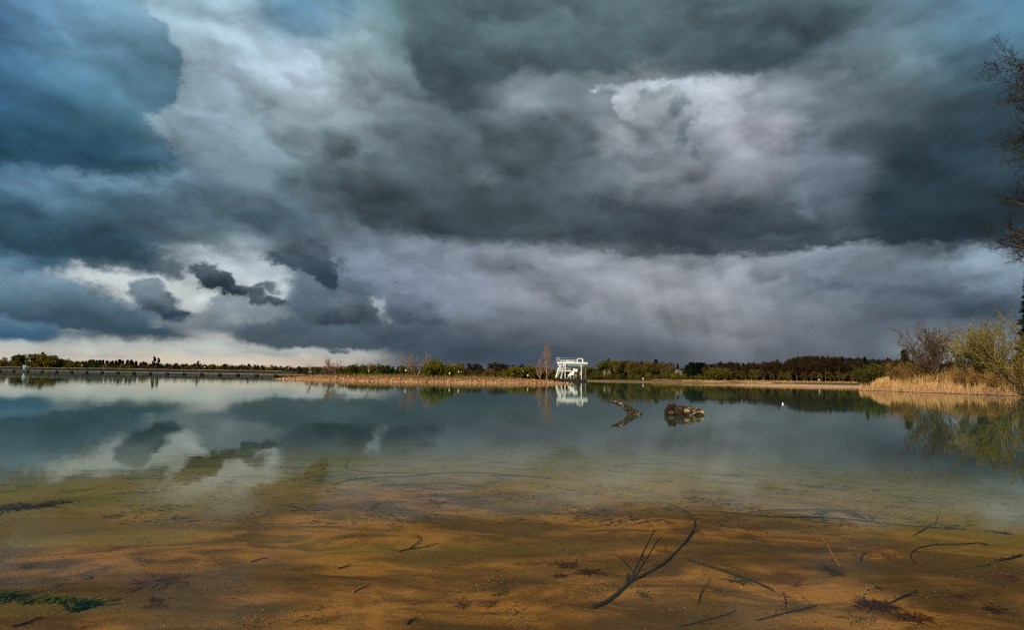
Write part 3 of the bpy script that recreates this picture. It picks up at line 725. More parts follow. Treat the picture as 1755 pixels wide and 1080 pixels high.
# ---- prototypes for the distant trees (unit: metres, 10 m tall)
def proto_round(seed, mat_, bark, H_=10, W_=9, base=0.8, n=1500, size=0.5, nl=22):
    root = empty('tree', (0, 0, -500))
    P = dict(seg=[4, 4], wig=[0.08, 0.15], up=[0.05, 0.05], tap=[0.7, 0.8], kids=[7], **{'from': [0.2]}, ang=[38], len=[0.55], shr=[0.4], rr=[0.5])
    out, _ = tree_mesh(seed, P, H_ * 0.85, 0.16)
    V, F = seg_mesh(out[0] + out[1], 4); mesh_from('trunk', V, F, bark, root)
    V, F = lobes_crown(n, H_, W_, base, nl, size, seed); mesh_from('crown', V, F, mat_, root)
    return root
def proto_twiggy(seed, mat_, bark, H_=12, W_=6.5, dens=1.0):
    root = empty('tree', (0, 0, -500))
    P = dict(seg=[6, 5, 3, 2], wig=[0.05, 0.10, 0.16, 0.2], up=[0.05, 0.12, 0.08, 0.04], tap=[0.75, 0.85, 0.8, 0.7], kids=[15, 6, 4], **{'from': [0.25, 0.2, 0.2]}, ang=[42, 40, 38], len=[0.42, 0.45, 0.5], shr=[0.45, 0.3, 0.2], rr=[0.42, 0.5, 0.6])
    out, tips = tree_mesh(seed, P, H_ * 0.92, 0.19)
    V, F = seg_mesh(out[0], 5); mesh_from('trunk', V, F, bark, root)
    S = np.array(out[1] + out[2] + out[3]); S[:, 6:8] = np.maximum(S[:, 6:8], 0.035)
    V1, F1 = seg_mesh(S, 3)
    S2 = np.array(out[2] + out[3]); k = int(2 * dens); idx = np.repeat(np.arange(len(S2)), k); f = rng.random((len(idx), 1))
    Q = S2[idx, :3] * (1 - f) + S2[idx, 3:6] * f + rng.normal(0, 0.18, (len(idx), 3))
    dd = unit(len(Q)) + np.array([0, 0, 0.7]); dd /= np.linalg.norm(dd, axis=1, keepdims=True)
    V2, F2 = leaf_quads(Q, 0.62, tri=True, dirs=dd, aspect=0.22)
    V = np.concatenate([V1, V2]); F = [tuple(x) for x in F1.tolist()] + [tuple(x) for x in (F2 + len(V1)).tolist()]
    mesh_from('crown', V, F, mat_, root)
    return root
def proto_conifer(seed, mat_, bark, H_=12, W_=4.6, n=1500):
    r_ = np.random.default_rng(seed); root = empty('tree', (0, 0, -500))
    V, F = seg_mesh([(0, 0, 0, 0, 0, H_ * 0.97, 0.18, 0.02)], 5); mesh_from('trunk', V, F, bark, root)
    z = H_ * (0.10 + 0.9 * r_.random(n) ** 0.8); lay_ = np.round(z / 0.7) * 0.7; z = lay_ + r_.normal(0, 0.14, n)
    a = r_.uniform(0, 6.283, n); w = W_ * 0.5 * (1 - z / H_ * 0.97) * (0.75 + 0.4 * np.sin(a * 3 + lay_ * 5)) + 0.05
    rr_ = w * r_.random(n) ** 0.5; P = np.stack([rr_ * np.cos(a), rr_ * np.sin(a), z - rr_ * 0.25], 1)
    d = np.stack([np.cos(a), np.sin(a), -0.35 + 0 * a], 1) + r_.normal(0, 0.25, (n, 3)); d /= np.linalg.norm(d, axis=1, keepdims=True)
    V, F = leaf_quads(P, 0.75, tri=True, dirs=d, aspect=0.6); mesh_from('crown', V, F, mat_, root)
    return root
def proto_poplar(seed, mat_, bark, H_=12, W_=2.6):
    root = empty('tree', (0, 0, -500)); V, F = seg_mesh([(0, 0, 0, 0, 0, H_ * 0.97, 0.2, 0.03)], 5); mesh_from('trunk', V, F, bark, root)
    V, F = lobes_crown(900, H_, W_, 0.8, 16, 0.4, seed, 2.2); mesh_from('crown', V, F, mat_, root); return root
PROTO = {
 'yellow': [proto_round(s, M['leaf_yellow'], M['bark_brown']) for s in (11, 12, 13)],
 'olive': [proto_round(s, M['leaf_olive'], M['bark_brown'], n=1300) for s in (14, 15, 16)],
 'green': [proto_round(s, M['leaf_green'], M['bark_dark']) for s in (17, 18)],
 'orange': [proto_round(s, M['leaf_orange'], M['bark_brown'], n=1000, size=0.45) for s in (19, 20)],
 'fill': [proto_round(s, M['leaf_olive'], M['bark_dark'], H_=10, W_=15, base=0.0, n=1500, size=0.7, nl=30) for s in (25, 26)],
 'darkfill': [proto_round(s, M['twig_dark'], M['bark_dark'], H_=10, W_=16, base=0.0, n=1500, size=0.7, nl=30) for s in (27, 28)],
 'blossom': [proto_round(s, M['blossom'], M['bark_dark'], n=600, size=0.35) for s in (21,)],
 'brown': [proto_twiggy(s, M['twig_brown'], M['bark_grey']) for s in (31, 32, 33)],
 'dark': [proto_twiggy(s, M['twig_dark'], M['bark_grey']) for s in (34, 35)],
 'twigolive': [proto_twiggy(s, M['twig_olive'], M['bark_grey']) for s in (36, 37, 38)],
 'conifer': [proto_conifer(s, M['needle'], M['bark_dark']) for s in (41, 42)],
 'poplar': [proto_poplar(51, M['twig_brown'], M['bark_dark'])],
}
PH = dict(yellow=10, olive=10, green=10, orange=10, blossom=10, fill=10, darkfill=10, brown=12, dark=12, twigolive=12, conifer=12, poplar=12)
def put(kind, px, Y, ytop, name, label, cat='tree', group=None, wx=1.0, k=None):
    pr = PROTO[kind]; src = pr[k if k is not None else random.randrange(len(pr))]
    p = at(px, Y); z0 = gz(p.x, p.y) - 0.05
    top = at(px, Y, py=ytop).z; s = max(0.12, (top - z0) / PH[kind])
    c = copy_tree(src); c.name = name; c.location = (p.x, p.y, z0); c.rotation_euler = (0, 0, random.uniform(0, 6.28))
    w = s * wx * random.uniform(0.9, 1.12); c.scale = (w, w, s)
    tag(c, label, cat, group); return c
# ------------------------------------------------------------------ distant trees, zone by zone
def row(kind, xs, Y, tops, label, group, cat='tree', name=None, wx=1.0, jx=4, jt=1.5, jY=8):
    if len(xs) <= 12: jx = min(jx, 1.5)
    name = name or {'conifer': 'conifer', 'poplar': 'poplar'}.get(kind, 'tree')
    ordn = ['', 'second ', 'third ', 'fourth ', 'fifth ', 'sixth ', 'seventh ', 'eighth ', 'ninth ', 'tenth ', 'eleventh ', 'twelfth ']
    srt = sorted(xs)
    for i, px in enumerate(xs):
        k_ = srt.index(px); lab0 = label
        if 2 <= len(xs) <= 12:
            lab0 = ('leftmost ' if k_ == 0 else 'rightmost ' if k_ == len(xs) - 1 else ordn[k_] + 'from left ') + label
        ty = np.interp(px, [t[0] for t in tops], [t[1] for t in tops]) + random.uniform(-jt, jt)
        put(kind, px + random.uniform(-jx, jx), Y + random.uniform(-jY, jY), ty, name, lab0, cat, group, wx)
def xs(a, b, n): return list(np.linspace(a, b, n))
# left shore, behind the floating conveyor
topL = [(-40, 607), (0, 608), (30, 606), (60, 607), (90, 610), (115, 615), (140, 619), (200, 622), (320, 628), (500, 631)]
row('orange', [8, 24, 112], 452, [(0, 612), (30, 611), (110, 617)], 'bare orange-brown trees at the left end of the far shore', 'orange-brown trees left of the white cabin')
row('green', [-12, 28, 36], 462, [(-12, 607), (36, 606)], 'dark green leafy tree at the left end of the far shore', 'green trees at the left end of the far shore')
for px, ty, w_, od in ((58, 606.5, 1.15, 'left'), (74, 607, 1.1, 'middle'), (88, 609.5, 1.0, 'right')):
    put('yellow', px, 440, ty, 'tree', od + ' tall yellow-green tree of the clump above the white cabin on the far left shore', 'tree', 'yellow-green clump above the white cabin', w_)
put('conifer', 71, 455, 604, 'conifer', 'single dark spire poking out of the yellow-green clump above the white cabin', 'conifer')
for px, od in ((101, 'left '), (116, 'right ')): put('olive', px, 446, 614.5, 'tree', od + 'olive tree just right of the tall yellow-green clump on the far left shore', 'tree', 'olive trees right of the yellow-green clump')
for px, od in ((122, 'left '), (131, 'middle '), (140, 'right ')): put('yellow', px, 436, 619, 'tree', od + 'low rounded yellow-brown tree in the group of three on the far left shore', 'tree', 'low yellow-brown trees on the left shore')
row('green', [152, 160], 446, [(152, 618), (160, 619)], 'dark green rounded tree before the spiky conifer wood on the left', 'dark green pair before the conifers')
cx = xs(142, 262, 22)
row('conifer', cx, 560, [(142, 619), (170, 618.5), (205, 618), (235, 620), (262, 623)], 'black conifer in the spiky wood on the left skyline', 'conifers of the spiky wood on the left skyline', jt=2.0, jx=2, wx=1.7)
for px, ty, od in ((180, 624, 'left '), (210, 624, 'middle '), (222, 627, 'right ')): put('yellow', px, 430, ty, 'tree', od + 'small bright yellow-green tree in front of the spiky conifer wood', 'tree', 'yellow-green trees before the spiky conifers')
row('orange', [247, 256, 266, 292, 312, 326], 440, [(240, 624), (330, 628)], 'low rust-brown tree on the left shore under the two poplars', 'rust-brown trees under the poplars')
put('poplar', 263, 520, 610, 'poplar', 'taller of the two poplars standing close together on the left skyline', 'poplar')
put('poplar', 270, 522, 612.5, 'poplar', 'shorter of the two poplars standing close together on the left skyline', 'poplar')
put('poplar', 338, 540, 618, 'poplar', 'lone dark poplar on the skyline right of the poplar pair', 'poplar', wx=1.3)
put('poplar', 425, 560, 623, 'poplar', 'very small lone spire on the low dark skyline behind the conveyor', 'poplar', wx=1.2)
row('dark', xs(262, 560, 44), 640, [(262, 624), (340, 625), (400, 626), (450, 627.5), (500, 629), (560, 630)], 'low dark tree in the far wood behind the floating conveyor', 'dark trees of the far wood behind the conveyor', wx=1.9, jt=1.0)
row('yellow', [318, 332, 350, 362, 374, 433, 446, 458, 466], 440, [(318, 628), (374, 627.5), (466, 630)], 'small yellow-green tree on the shore behind the floating conveyor', 'small yellow-green trees behind the conveyor', jt=1)
row('olive', [384, 395, 478, 490, 500, 512, 520], 430, [(384, 628), (520, 632)], 'small olive tree on the shore behind the floating conveyor', 'small olive trees behind the conveyor', jt=1)
row('orange', [402, 412, 420], 436, [(402, 629), (420, 630)], 'small brown tree in the gap between yellow-green trees behind the conveyor', 'small brown trees behind the conveyor', jt=1)
row('darkfill', xs(-10, 262, 28), 520, [(0, 620), (150, 624), (262, 627)], 'dark scrub filling in under the trees on the left shore', 'dark scrub under the trees of the left shore', 'bush', 'bush', jt=1.2)
row('fill', xs(-10, 290, 26), 445, [(0, 625), (100, 626), (290, 630)], 'low olive scrub along the left shore behind the conveyor', 'olive scrub along the left shore', 'bush', 'bush', jt=1.5)
row('darkfill', xs(255, 600, 44), 600, [(255, 626), (340, 627), (450, 630), (600, 632)], 'low dark scrub at the foot of the far wood behind the conveyor', 'dark scrub below the far wood', 'bush', 'bush', jt=0.8)
# behind the sand spit
row('darkfill', xs(600, 940, 34), 300, [(600, 634), (780, 634), (940, 634)], 'dark scrub at the back behind the whole length of the spit', 'dark scrub behind the spit', 'bush', 'bush', jt=1.5)
row('darkfill', xs(1015, 1200, 24), 276, [(1015, 634), (1200, 634)], 'dark scrub between the trunks of the sunlit wood', 'dark scrub in the sunlit wood', 'bush', 'bush', jt=1.5)
row('fill', xs(1012, 1200, 22), 247, [(1012, 641), (1200, 643)], 'low olive scrub on the shore before the sunlit wood', 'olive scrub before the sunlit wood', 'bush', 'bush', jt=2)
row('darkfill', xs(1205, 1760, 56), 268, [(1205, 636), (1400, 634), (1760, 636)], 'dark scrub between the trunks of the long dark wood', 'dark scrub in the long dark wood', 'bush', 'bush', jt=2)
topM = [(520, 632), (560, 629), (590, 627), (630, 624), (655, 626), (700, 630)]
row('twigolive', xs(528, 600, 9), 250, [(528, 633), (600, 628)], 'low olive bush behind the left part of the sand spit', 'olive bushes behind the left part of the spit', 'bush', 'bush', wx=1.5)
row('olive', xs(598, 668, 9), 236, [(598, 627), (630, 623), (650, 624), (668, 628)], 'olive-yellow leafy tree in the rounded thicket left of the bare pinkish tree', 'thicket left of the bare pinkish tree', wx=1.1)
row('conifer', [660, 667, 674, 681], 262, [(660, 628), (681, 628)], 'small dark conifer in the short row left of the bare pinkish tree', 'short row of small conifers', jt=0.6, jx=1)
row('twigolive', xs(684, 712, 4), 240, [(684, 629), (712, 630)], 'olive twiggy bush at the foot of the bare pinkish tree', 'bushes at the foot of the pinkish tree', 'bush', 'bush', wx=1.5)
row('yellow', [768, 776, 786], 220, [(768, 626), (786, 624)], 'bright yellow-green tree right of the big green willow bush on the spit', 'yellow-green trees right of the willow bush', wx=0.9)
row('dark', xs(795, 902, 17), 330, [(795, 627), (850, 625), (900, 628)], 'dark leafless tree on the low skyline between willow bush and bare poplar', 'dark skyline trees left of the bare poplar', wx=1.5)
row('orange', [808, 830, 842, 846, 862], 225, [(808, 634), (862, 636)], 'small orange-brown bush in front of the dark skyline trees', 'orange-brown bushes before the dark skyline', 'bush', 'bush', wx=1.3)
row('yellow', [838, 872, 884, 892, 906, 912], 222, [(838, 634), (872, 632), (890, 629.5), (912, 628)], 'yellow-green bush between the dark skyline trees and the bare poplar', 'yellow-green bushes left of the bare poplar', 'bush', 'bush', wx=1.1)
row('olive', [918, 926, 948, 958], 226, [(918, 627), (958, 634)], 'olive leafy tree behind the foot of the bare poplar', 'olive trees behind the bare poplar')
row('twigolive', [704, 730, 752, 770, 800, 818, 836, 856], 215, [(704, 634), (856, 637)], 'low olive thicket bush along the back edge of the spit', 'low thicket along the back edge of the spit', 'bush', 'bush', wx=1.8)
row('yellow', [952, 964, 976, 990], 244, [(952, 634), (976, 633), (990, 631)], 'yellow-green tree seen through the frame of the white dredger', 'trees seen through the dredger frame', wx=0.9)
row('orange', [944, 992], 246, [(944, 634), (992, 631)], 'orange-brown tree at the side of the white dredger', 'orange-brown trees at the sides of the dredger', wx=0.9)
# right of the dredger
put('olive', 1008, 262, 627.5, 'tree', 'rounded olive-brown tree directly right of the white dredger', 'tree', wx=1.1)
put('twigolive', 1001, 258, 629, 'tree', 'thin olive tree between the dredger and the rounded olive-brown tree', 'tree')
put('olive', 1034, 262, 619, 'tree', 'tall domed olive-brown tree, left of its pair at the left end of the right wood', 'tree', wx=1.2)
put('olive', 1046, 266, 618.5, 'tree', 'tall domed olive-brown tree, right of its pair at the left end of the right wood', 'tree', wx=1.15)
row('olive', [1020, 1026, 1042], 254, [(1020, 636), (1042, 632)], 'low olive bush at the water under the domed olive-brown trees', 'low olive bushes under the domed trees', 'bush', 'bush', wx=1.3)
row('twigolive', xs(1052, 1150, 22), 262, [(1052, 622), (1100, 623.5), (1150, 627)], 'slender olive twiggy tree in the sunlit wood left of the tall conifer tops', 'slender olive trees of the sunlit wood', wx=1.15)
row('brown', xs(1050, 1150, 18), 285, [(1050, 621), (1100, 622.5), (1150, 625)], 'leafless brown tree at the back of the sunlit wood', 'leafless brown trees behind the sunlit wood', wx=1.2)
put('conifer', 1124.5, 300, 617, 'conifer', 'lone dark pointed conifer rising above the sunlit wood', 'conifer', wx=1.25)
row('conifer', [1113, 1134, 1140, 1146, 1152, 1162], 305, [(1113, 624.5), (1162, 624)], 'small dark conifer top behind the blossoming tree', 'small conifer tops behind the blossoming tree', jt=0.8)
for px, ty, Y, od in ((1140, 626, 272, 'leftmost '), (1146, 625.5, 274, 'second from left '), (1158, 635, 256, 'third from left '), (1163, 633, 255, 'rightmost ')):
    put('blossom', px, Y, ty, 'blossoming_tree', od + 'white blossoming tree against the dark conifers right of the dredger', 'tree', 'white blossoming trees right of the dredger', 0.9)
put('blossom', 1044, 250, 635, 'blossoming_bush', 'small pale blossoming bush under the domed olive-brown trees, right one', 'bush', wx=0.6)
put('blossom', 1036, 250, 634.5, 'blossoming_bush', 'small pale blossoming bush under the domed olive-brown trees, left one', 'bush', wx=0.5)
row('yellow', [1112, 1149, 1154, 1160], 252, [(1112, 640), (1160, 640)], 'yellow-green bush on the shore below the blossoming trees', 'yellow-green bushes below the blossoming trees', 'bush', 'bush')
row('conifer', [1176, 1184, 1190, 1196, 1201, 1206], 268, [(1176, 625), (1184, 622), (1206, 623)], 'tall black-green conifer in the dense clump right of the blossoming trees', 'dense conifer clump right of the blossoming trees', wx=1.7)
row('green', [1190, 1200, 1180], 280, [(1176, 628), (1200, 625)], 'dark green rounded tree in the dense conifer clump', 'dark rounded trees in the conifer clump')
topR = [(1205, 628), (1225, 625), (1260, 625), (1300, 626), (1340, 623), (1365, 617), (1400, 615), (1440, 617), (1480, 619), (1520, 621), (1570, 622), (1640, 622), (1760, 618)]
row('brown', xs(1212, 1500, 38), 246, [(a_, b_ + 3) for a_, b_ in topR], 'leafless brown tree in the front row of the long dark wood on the right', 'front row of the dark wood on the right', wx=1.15, jt=2.5)
row('dark', xs(1208, 1560, 50), 262, topR, 'leafless dark tree in the middle of the long dark wood on the right', 'middle rows of the dark wood on the right', wx=1.3, jt=2)
row('dark', xs(1205, 1765, 60), 282, [(a_, b_ + 1) for a_, b_ in topR], 'leafless dark tree at the back of the long dark wood on the right', 'back rows of the dark wood on the right', wx=1.5, jt=1.5)
row('conifer', [1262, 1268, 1310, 1345, 1356, 1362, 1372, 1380, 1408, 1416, 1424, 1480, 1492, 1500], 280, [(a_, b_ - 1.5) for a_, b_ in topR], 'black conifer tip standing out of the long dark wood on the right', 'conifer tips in the dark wood on the right', jt=1, wx=0.9)
row('twigolive', xs(1215, 1560, 26), 236, [(1215, 634), (1300, 637), (1400, 640), (1560, 640)], 'low dull olive shrub along the foot of the long dark wood', 'low shrubs along the foot of the dark wood', 'bush', 'bush', wx=1.7)
row('olive', [1218, 1226, 1236, 1248, 1284, 1340], 238, [(1218, 630), (1236, 631), (1340, 638)], 'olive tree at the left end of the long dark wood', 'olive trees at the front of the dark wood')
put('conifer', 1484, 150, 613, 'conifer', 'dark narrow conifer behind the left tip of the grassy bank', 'conifer', wx=0.7)
put('conifer', 1553, 132, 601, 'conifer', 'dark conifer just left of the large bare tree on the bank', 'conifer', wx=1.0)
# ------------------------------------------------------------------ single trees on the spit
PB = dict(seg=[7, 6, 4, 3], wig=[0.06, 0.10, 0.14, 0.18], up=[0.0, 0.05, 0.05, 0.03], tap=[0.8, 0.85, 0.8, 0.7], kids=[13, 7, 4], **{'from': [0.12, 0.15, 0.2]}, ang=[36, 38, 40], len=[0.75, 0.5, 0.45], shr=[0.5, 0.4, 0.2], rr=[0.5, 0.5, 0.6])
def scaled_tree(px, Y, ytop, seed, P, r0, bark, twig, label, cat, name='bare_tree', minr=0.03, nthick=2, leaves=None, group=None, base=None, **kw):
    p = at(px, Y); z0 = gz(p.x, p.y) - 0.05 if base is None else base; Ht = at(px, Y, py=ytop).z - z0
    out, tips = tree_mesh(seed, P, Ht, r0, **kw)
    allz = max(s[5] for l in out for s in l); k = Ht / allz
    root = empty(name, (p.x, p.y, z0)); tag(root, label, cat, group)
    def ar(ls):
        S = np.array([s for l in ls for s in l]); S[:, :6] *= k; S[:, 6:8] = np.maximum(S[:, 6:8] * k, minr); return S
    S = ar(out[:nthick]); V, F = seg_mesh(S, 5); mesh_from('trunk', V, F, bark, root, smooth=True)
    S = ar(out[nthick:]); V, F = seg_mesh(S, 3); mesh_from('crown', V, F, twig, root)
    if leaves:
        mat_, size, per, jit = leaves; n = per * len(S); idx = np.repeat(np.arange(len(S)), per); f = rng.random((len(idx), 1))
        Q = S[idx, :3] * (1 - f) + S[idx, 3:6] * f + rng.normal(0, jit, (len(idx), 3))
        V, F = leaf_quads(Q, size, aspect=0.7); mesh_from('foliage', V, F, mat_, root)
    return root
scaled_tree(714, 148, 601, 5, dict(PB, kids=[8, 5, 3]), 0.22, M['bark_warm'], M['bark_warm'], 'bare pinkish tree with a rounded crown standing on the middle of the sand spit', 'tree', stems=4, spread=0.55, minr=0.026)
scaled_tree(565, 146, 611, 6, dict(PB, kids=[9, 4, 3]), 0.12, M['bark_brown'], M['bark_warm'], 'small bare tree near the left end of the sand spit against the pale sky', 'tree', minr=0.022, stems=3, spread=0.5)
scaled_tree(572, 146, 617, 8, dict(PB, kids=[7, 3, 2]), 0.10, M['bark_warm'], M['bark_warm'], 'slim bare sapling touching the small bare tree near the left end of the spit', 'sapling', name='sapling', minr=0.03)
scaled_tree(530, 144, 625, 9, dict(PB, kids=[6, 3, 2]), 0.06, M['bark_brown'], M['leaf_olive'], 'tiny thin sapling at the left end of the sand spit', 'sapling', name='sapling', minr=0.03)
scaled_tree(632, 146, 622, 19, dict(PB, kids=[6, 3, 2]), 0.06, M['bark_warm'], M['bark_warm'], 'tiny thin sapling beside the leftmost white sign on the spit', 'sapling', name='sapling', minr=0.03)
PP = dict(seg=[9, 6, 3], wig=[0.02, 0.05, 0.10], up=[0.05, 0.16, 0.10], tap=[0.85, 0.85, 0.7], kids=[46, 6], **{'from': [0.06, 0.2]}, ang=[42, 28], len=[0.46, 0.36], shr=[0.80, 0.3], rr=[0.4, 0.5])
scaled_tree(937, 150, 585, 21, PP, 0.17, M['bark_warm'], M['bark_warm'], 'tall narrow bare poplar on the right end of the sand spit left of the dredger', 'poplar', name='bare_poplar', minr=0.024, nthick=1)
scaled_tree(926, 150, 614, 22, PP, 0.10, M['bark_warm'], M['bark_warm'], 'lower bare shoot leaning beside the left of the tall bare poplar', 'sapling', name='sapling', minr=0.022, nthick=1)
PWI = dict(seg=[5, 5, 3], wig=[0.08, 0.12, 0.15], up=[0.06, 0.12, 0.05], tap=[0.7, 0.8, 0.7], kids=[12, 6], **{'from': [0.1, 0.15]}, ang=[30, 30], len=[0.65, 0.45], shr=[0.35, 0.3], rr=[0.5, 0.5])
for px, ty, sd_ in ((742, 614.5, 23), (756, 613, 24)):
    scaled_tree(px, 144, ty, sd_, PWI, 0.08, M['bark_brown'], M['leaf_fresh'], 'fresh yellow-green willow bush right of the pinkish tree, ' + ('left half of the clump' if px < 750 else 'right half of the clump'), 'bush', name='willow_bush', minr=0.035, stems=9, spread=0.75, leaves=(M['leaf_fresh'], 0.20, 1, 0.12))
for px, ty, sd_, lb in ((731, 626, 25, 'small fresh green bush under the pinkish tree'), (772, 628, 26, 'small fresh green bush at the right side of the willow clump')):
    scaled_tree(px, 142, ty, sd_, PWI, 0.05, M['bark_brown'], M['leaf_olive'], lb, 'bush', name='bush', minr=0.03, stems=6, spread=0.7, leaves=(M['leaf_fresh'], 0.22, 2, 0.1))
# ------------------------------------------------------------------ spit cover: stones and dry herbs
def rock_mesh(n, pos_fn, size, name, mat_, flat=0.6):
    """many small angular stones as one sheet of separate shells"""
    base = np.array([(1,0,0),(-1,0,0),(0,1,0),(0,-1,0),(0,0,1),(0,0,-1)], float)
    fc = np.array([(0,2,4),(2,1,4),(1,3,4),(3,0,4),(2,0,5),(1,2,5),(3,1,5),(0,3,5)])
    P = pos_fn(n); n = len(P); s = size[0] * (size[1] / size[0]) ** (rng.random(n) ** 2.2)
    V = base[None] * rng.uniform(0.6, 1.3, (n, 6, 1)) + rng.normal(0, 0.22, (n, 6, 3))
    a = rng.uniform(0, 6.28, n); ca, sa = np.cos(a), np.sin(a)
    x = V[..., 0] * ca[:, None] - V[..., 1] * sa[:, None]; y = V[..., 0] * sa[:, None] + V[..., 1] * ca[:, None]
    V = np.stack([x, y, V[..., 2] * flat], -1) * s[:, None, None] + P[:, None, :]
    F = (np.arange(n) * 6)[:, None, None] + fc[None]
    return mesh_from(name, V, F.reshape(-1, 3), mat_)
def rock_mat(name, a, b, c):
    m_, t, g = new_mat(name); n = g.noise(wpos(t), 3.0, 2, 0.5)[0]; n2 = g.noise(wpos(t), 11.0, 3, 0.6)[0]
    col = g.mix(g.mr(n, 0.35, 0.65), a, b); col = g.mix(g.mr(n2, 0.6, 0.75), col, c)
    finish(t, principled(t, g, col, 0.9)); return m_
M['rubble'] = rock_mat('rubble', (0.13, 0.062, 0.026), (0.55, 0.30, 0.145), (0.85, 0.66, 0.46))
def scatter(L, n, smin, smax, box=None, dens=None):
    P = np.array(L.poly); lo, hi = P.min(0), P.max(0); out = []
    while sum(len(o) for o in out) < n:
        q = rng.uniform(lo, hi, (n * 3, 2)); S = L.sd(q[:, 0], q[:, 1]); ok = (S > smin) & (S < smax)
        if dens is not None: ok &= rng.random(len(q)) < dens(q[:, 0], q[:, 1], S)
        q = q[ok]; S = S[ok]
        out.append(np.column_stack([q, L.h(q[:, 0], q[:, 1], S)]))
    return np.concatenate(out)[:n]
patch = lambda x, y, S: np.clip(0.5 + 0.7 * wob(x, y, 0.45, 9), 0.05, 1)
tag(rock_mesh(15000, lambda n: scatter(spit, n, 0.6, 9, dens=patch), (0.06, 0.50), 'rubble', M['rubble']), 'scattered pale and brown stones covering the sand spit', 'stones', kind='stuff')
tag(rock_mesh(3000, lambda n: scatter(shore, n, 0.2, 14, dens=patch), (0.08, 0.45), 'rubble', M['rubble']), 'stones strewn over the far beach under the dark wood', 'stones', kind='stuff')
tag(rock_mesh(1200, lambda n: scatter(bar, n, 0.2, 9, dens=patch), (0.05, 0.22), 'gravel', M['rubble']), 'gravel stones on the low bar in front of the far beach', 'gravel', kind='stuff')
def blades(name, P, h, w, mat_, lean=0.35, label=None, cat=None):
    n = len(P); hh = rng.uniform(h[0], h[1], n); d = np.column_stack([rng.normal(0, lean, (n, 2)), np.ones(n)]); d /= np.linalg.norm(d, axis=1, keepdims=True)
    a = rng.uniform(0, 6.28, n); side = np.column_stack([np.cos(a), np.sin(a), 0 * a]) * w
    top = P + d * hh[:, None]; mid = P + d * hh[:, None] * 0.55
    V = np.stack([P - side, P + side, mid + side * 0.8, top, mid - side * 0.8], 1).reshape(-1, 3); b = (np.arange(n) * 5)[:, None]
    F = np.concatenate([b + np.array([[0, 1, 2, 4]]), np.concatenate([b + np.array([[4, 2, 3]]), b + 3], 1)[:, :4]], 0)
    F1 = [tuple(x) for x in (b + np.array([[0, 1, 2, 4]])).tolist()] + [tuple(x) for x in (b + np.array([[4, 2, 3]])).tolist()]
    o = mesh_from(name, V, F1, mat_)
    return tag(o, label, cat, kind='stuff')
blades('dry_herbs', scatter(spit, 16000, 3.0, 30, dens=patch), (0.12, 0.6), 0.03, M['rust'], 0.5, 'low rust-brown dry herbs covering the spit behind the stones', 'dry herbs')
blades('spit_grass', scatter(spit, 2600, 11.0, 30, dens=patch), (0.4, 1.3), 0.04, M['herb'], 0.25, 'taller olive herbs along the back of the spit', 'herbs')
blades('beach_herbs', scatter(shore, 5000, 5.0, 25, dens=patch), (0.2, 0.9), 0.05, M['shrub'], 0.4, 'brown herbs behind the far beach', 'dry herbs')
# ------------------------------------------------------------------ the grassy bank on the right
pk = lambda x, y, S, s_=0.25, q=0: np.clip(0.5 + 0.9 * wob(x, y, s_, q), 0.02, 1)
def vis(P, lo=1440, hi=1800):     # only the part of the bank the photograph can show
    az = P[:, 0] / np.maximum(P[:, 1], 1); return P[(P[:, 1] > 34)]
P = vis(scatter(bank, 24000, 0.0, 3.4, dens=lambda x, y, S: pk(x, y, S, 0.9, 2) ** 2 * np.where(x / np.maximum(y, 1) > 0.79, 0.22, 1)))
blades('reed_fringe', P, (0.3, 1.5), 0.022, M['reed_pale'], 0.26, 'pale straw-coloured reeds fringing the water edge of the grassy bank', 'reeds')
P = vis(scatter(bank, 52000, 1.5, 30, dens=lambda x, y, S: pk(x, y, S, 0.3, 6)))
blades('dry_grass', P, (0.35, 1.15), 0.022, M['reed'], 0.3, 'golden dry grass over the slope of the grassy bank', 'dry grass')
P = vis(scatter(bank, 44000, 3.5, 26, dens=lambda x, y, S: pk(x, y, S, 0.35, 11)))
blades('brown_scrub', P, (0.5, 2.1), 0.026, M['reed'], 0.35, 'brown scrub stems on the upper slope of the grassy bank', 'scrub')
P = vis(scatter(bank, 9000, 9.0, 30, dens=lambda x, y, S: (x / np.maximum(y, 1) > 0.72) * 1.0 * pk(x, y, S, 0.4, 21)))
blades('tall_scrub', P, (1.0, 2.8), 0.024, M['shrub'], 0.3, 'tall golden scrub stems behind the slope toward the right edge of the bank', 'scrub')
P = vis(scatter(bank, 9000, 2.0, 22, dens=lambda x, y, S: pk(x, y, S, 0.28, 15) ** 2))
blades('green_herbs', P, (0.2, 0.6), 0.04, M['leaf_olive'], 0.4, 'green herbs between the dry grass on the bank', 'herbs')
P = vis(scatter(bank, 7000, 3.0, 10, dens=lambda x, y, S: (x / np.maximum(y, 1) > 0.55) * (x / np.maximum(y, 1) < 0.66) * 1.0 + 0.01))
blades('pale_grass', P, (0.8, 1.6), 0.022, M['reed_pale'], 0.12, 'tall pale grass patch on the left end of the bank left of the bare tree', 'tall grass')
tag(rock_mesh(2600, lambda n: scatter(bank, n, 0.1, 4.5, dens=lambda x, y, S: (x / np.maximum(y, 1) > 0.76) * (y > 34) * 1.0 + 0.002), (0.05, 0.4), 'bank_stones', M['rubble']), 'brown stones and clods along the bare foot of the bank at the right edge', 'stones', kind='stuff')
PL = dict(seg=[7, 7, 5, 3], wig=[0.05, 0.08, 0.12, 0.18], up=[0.03, 0.07, 0.05, 0.02], tap=[0.8, 0.85, 0.85, 0.7], kids=[9, 6, 4], **{'from': [0.10, 0.12, 0.15]}, ang=[38, 40, 42], len=[0.72, 0.5, 0.42], shr=[0.45, 0.35, 0.2], rr=[0.5, 0.5, 0.55])
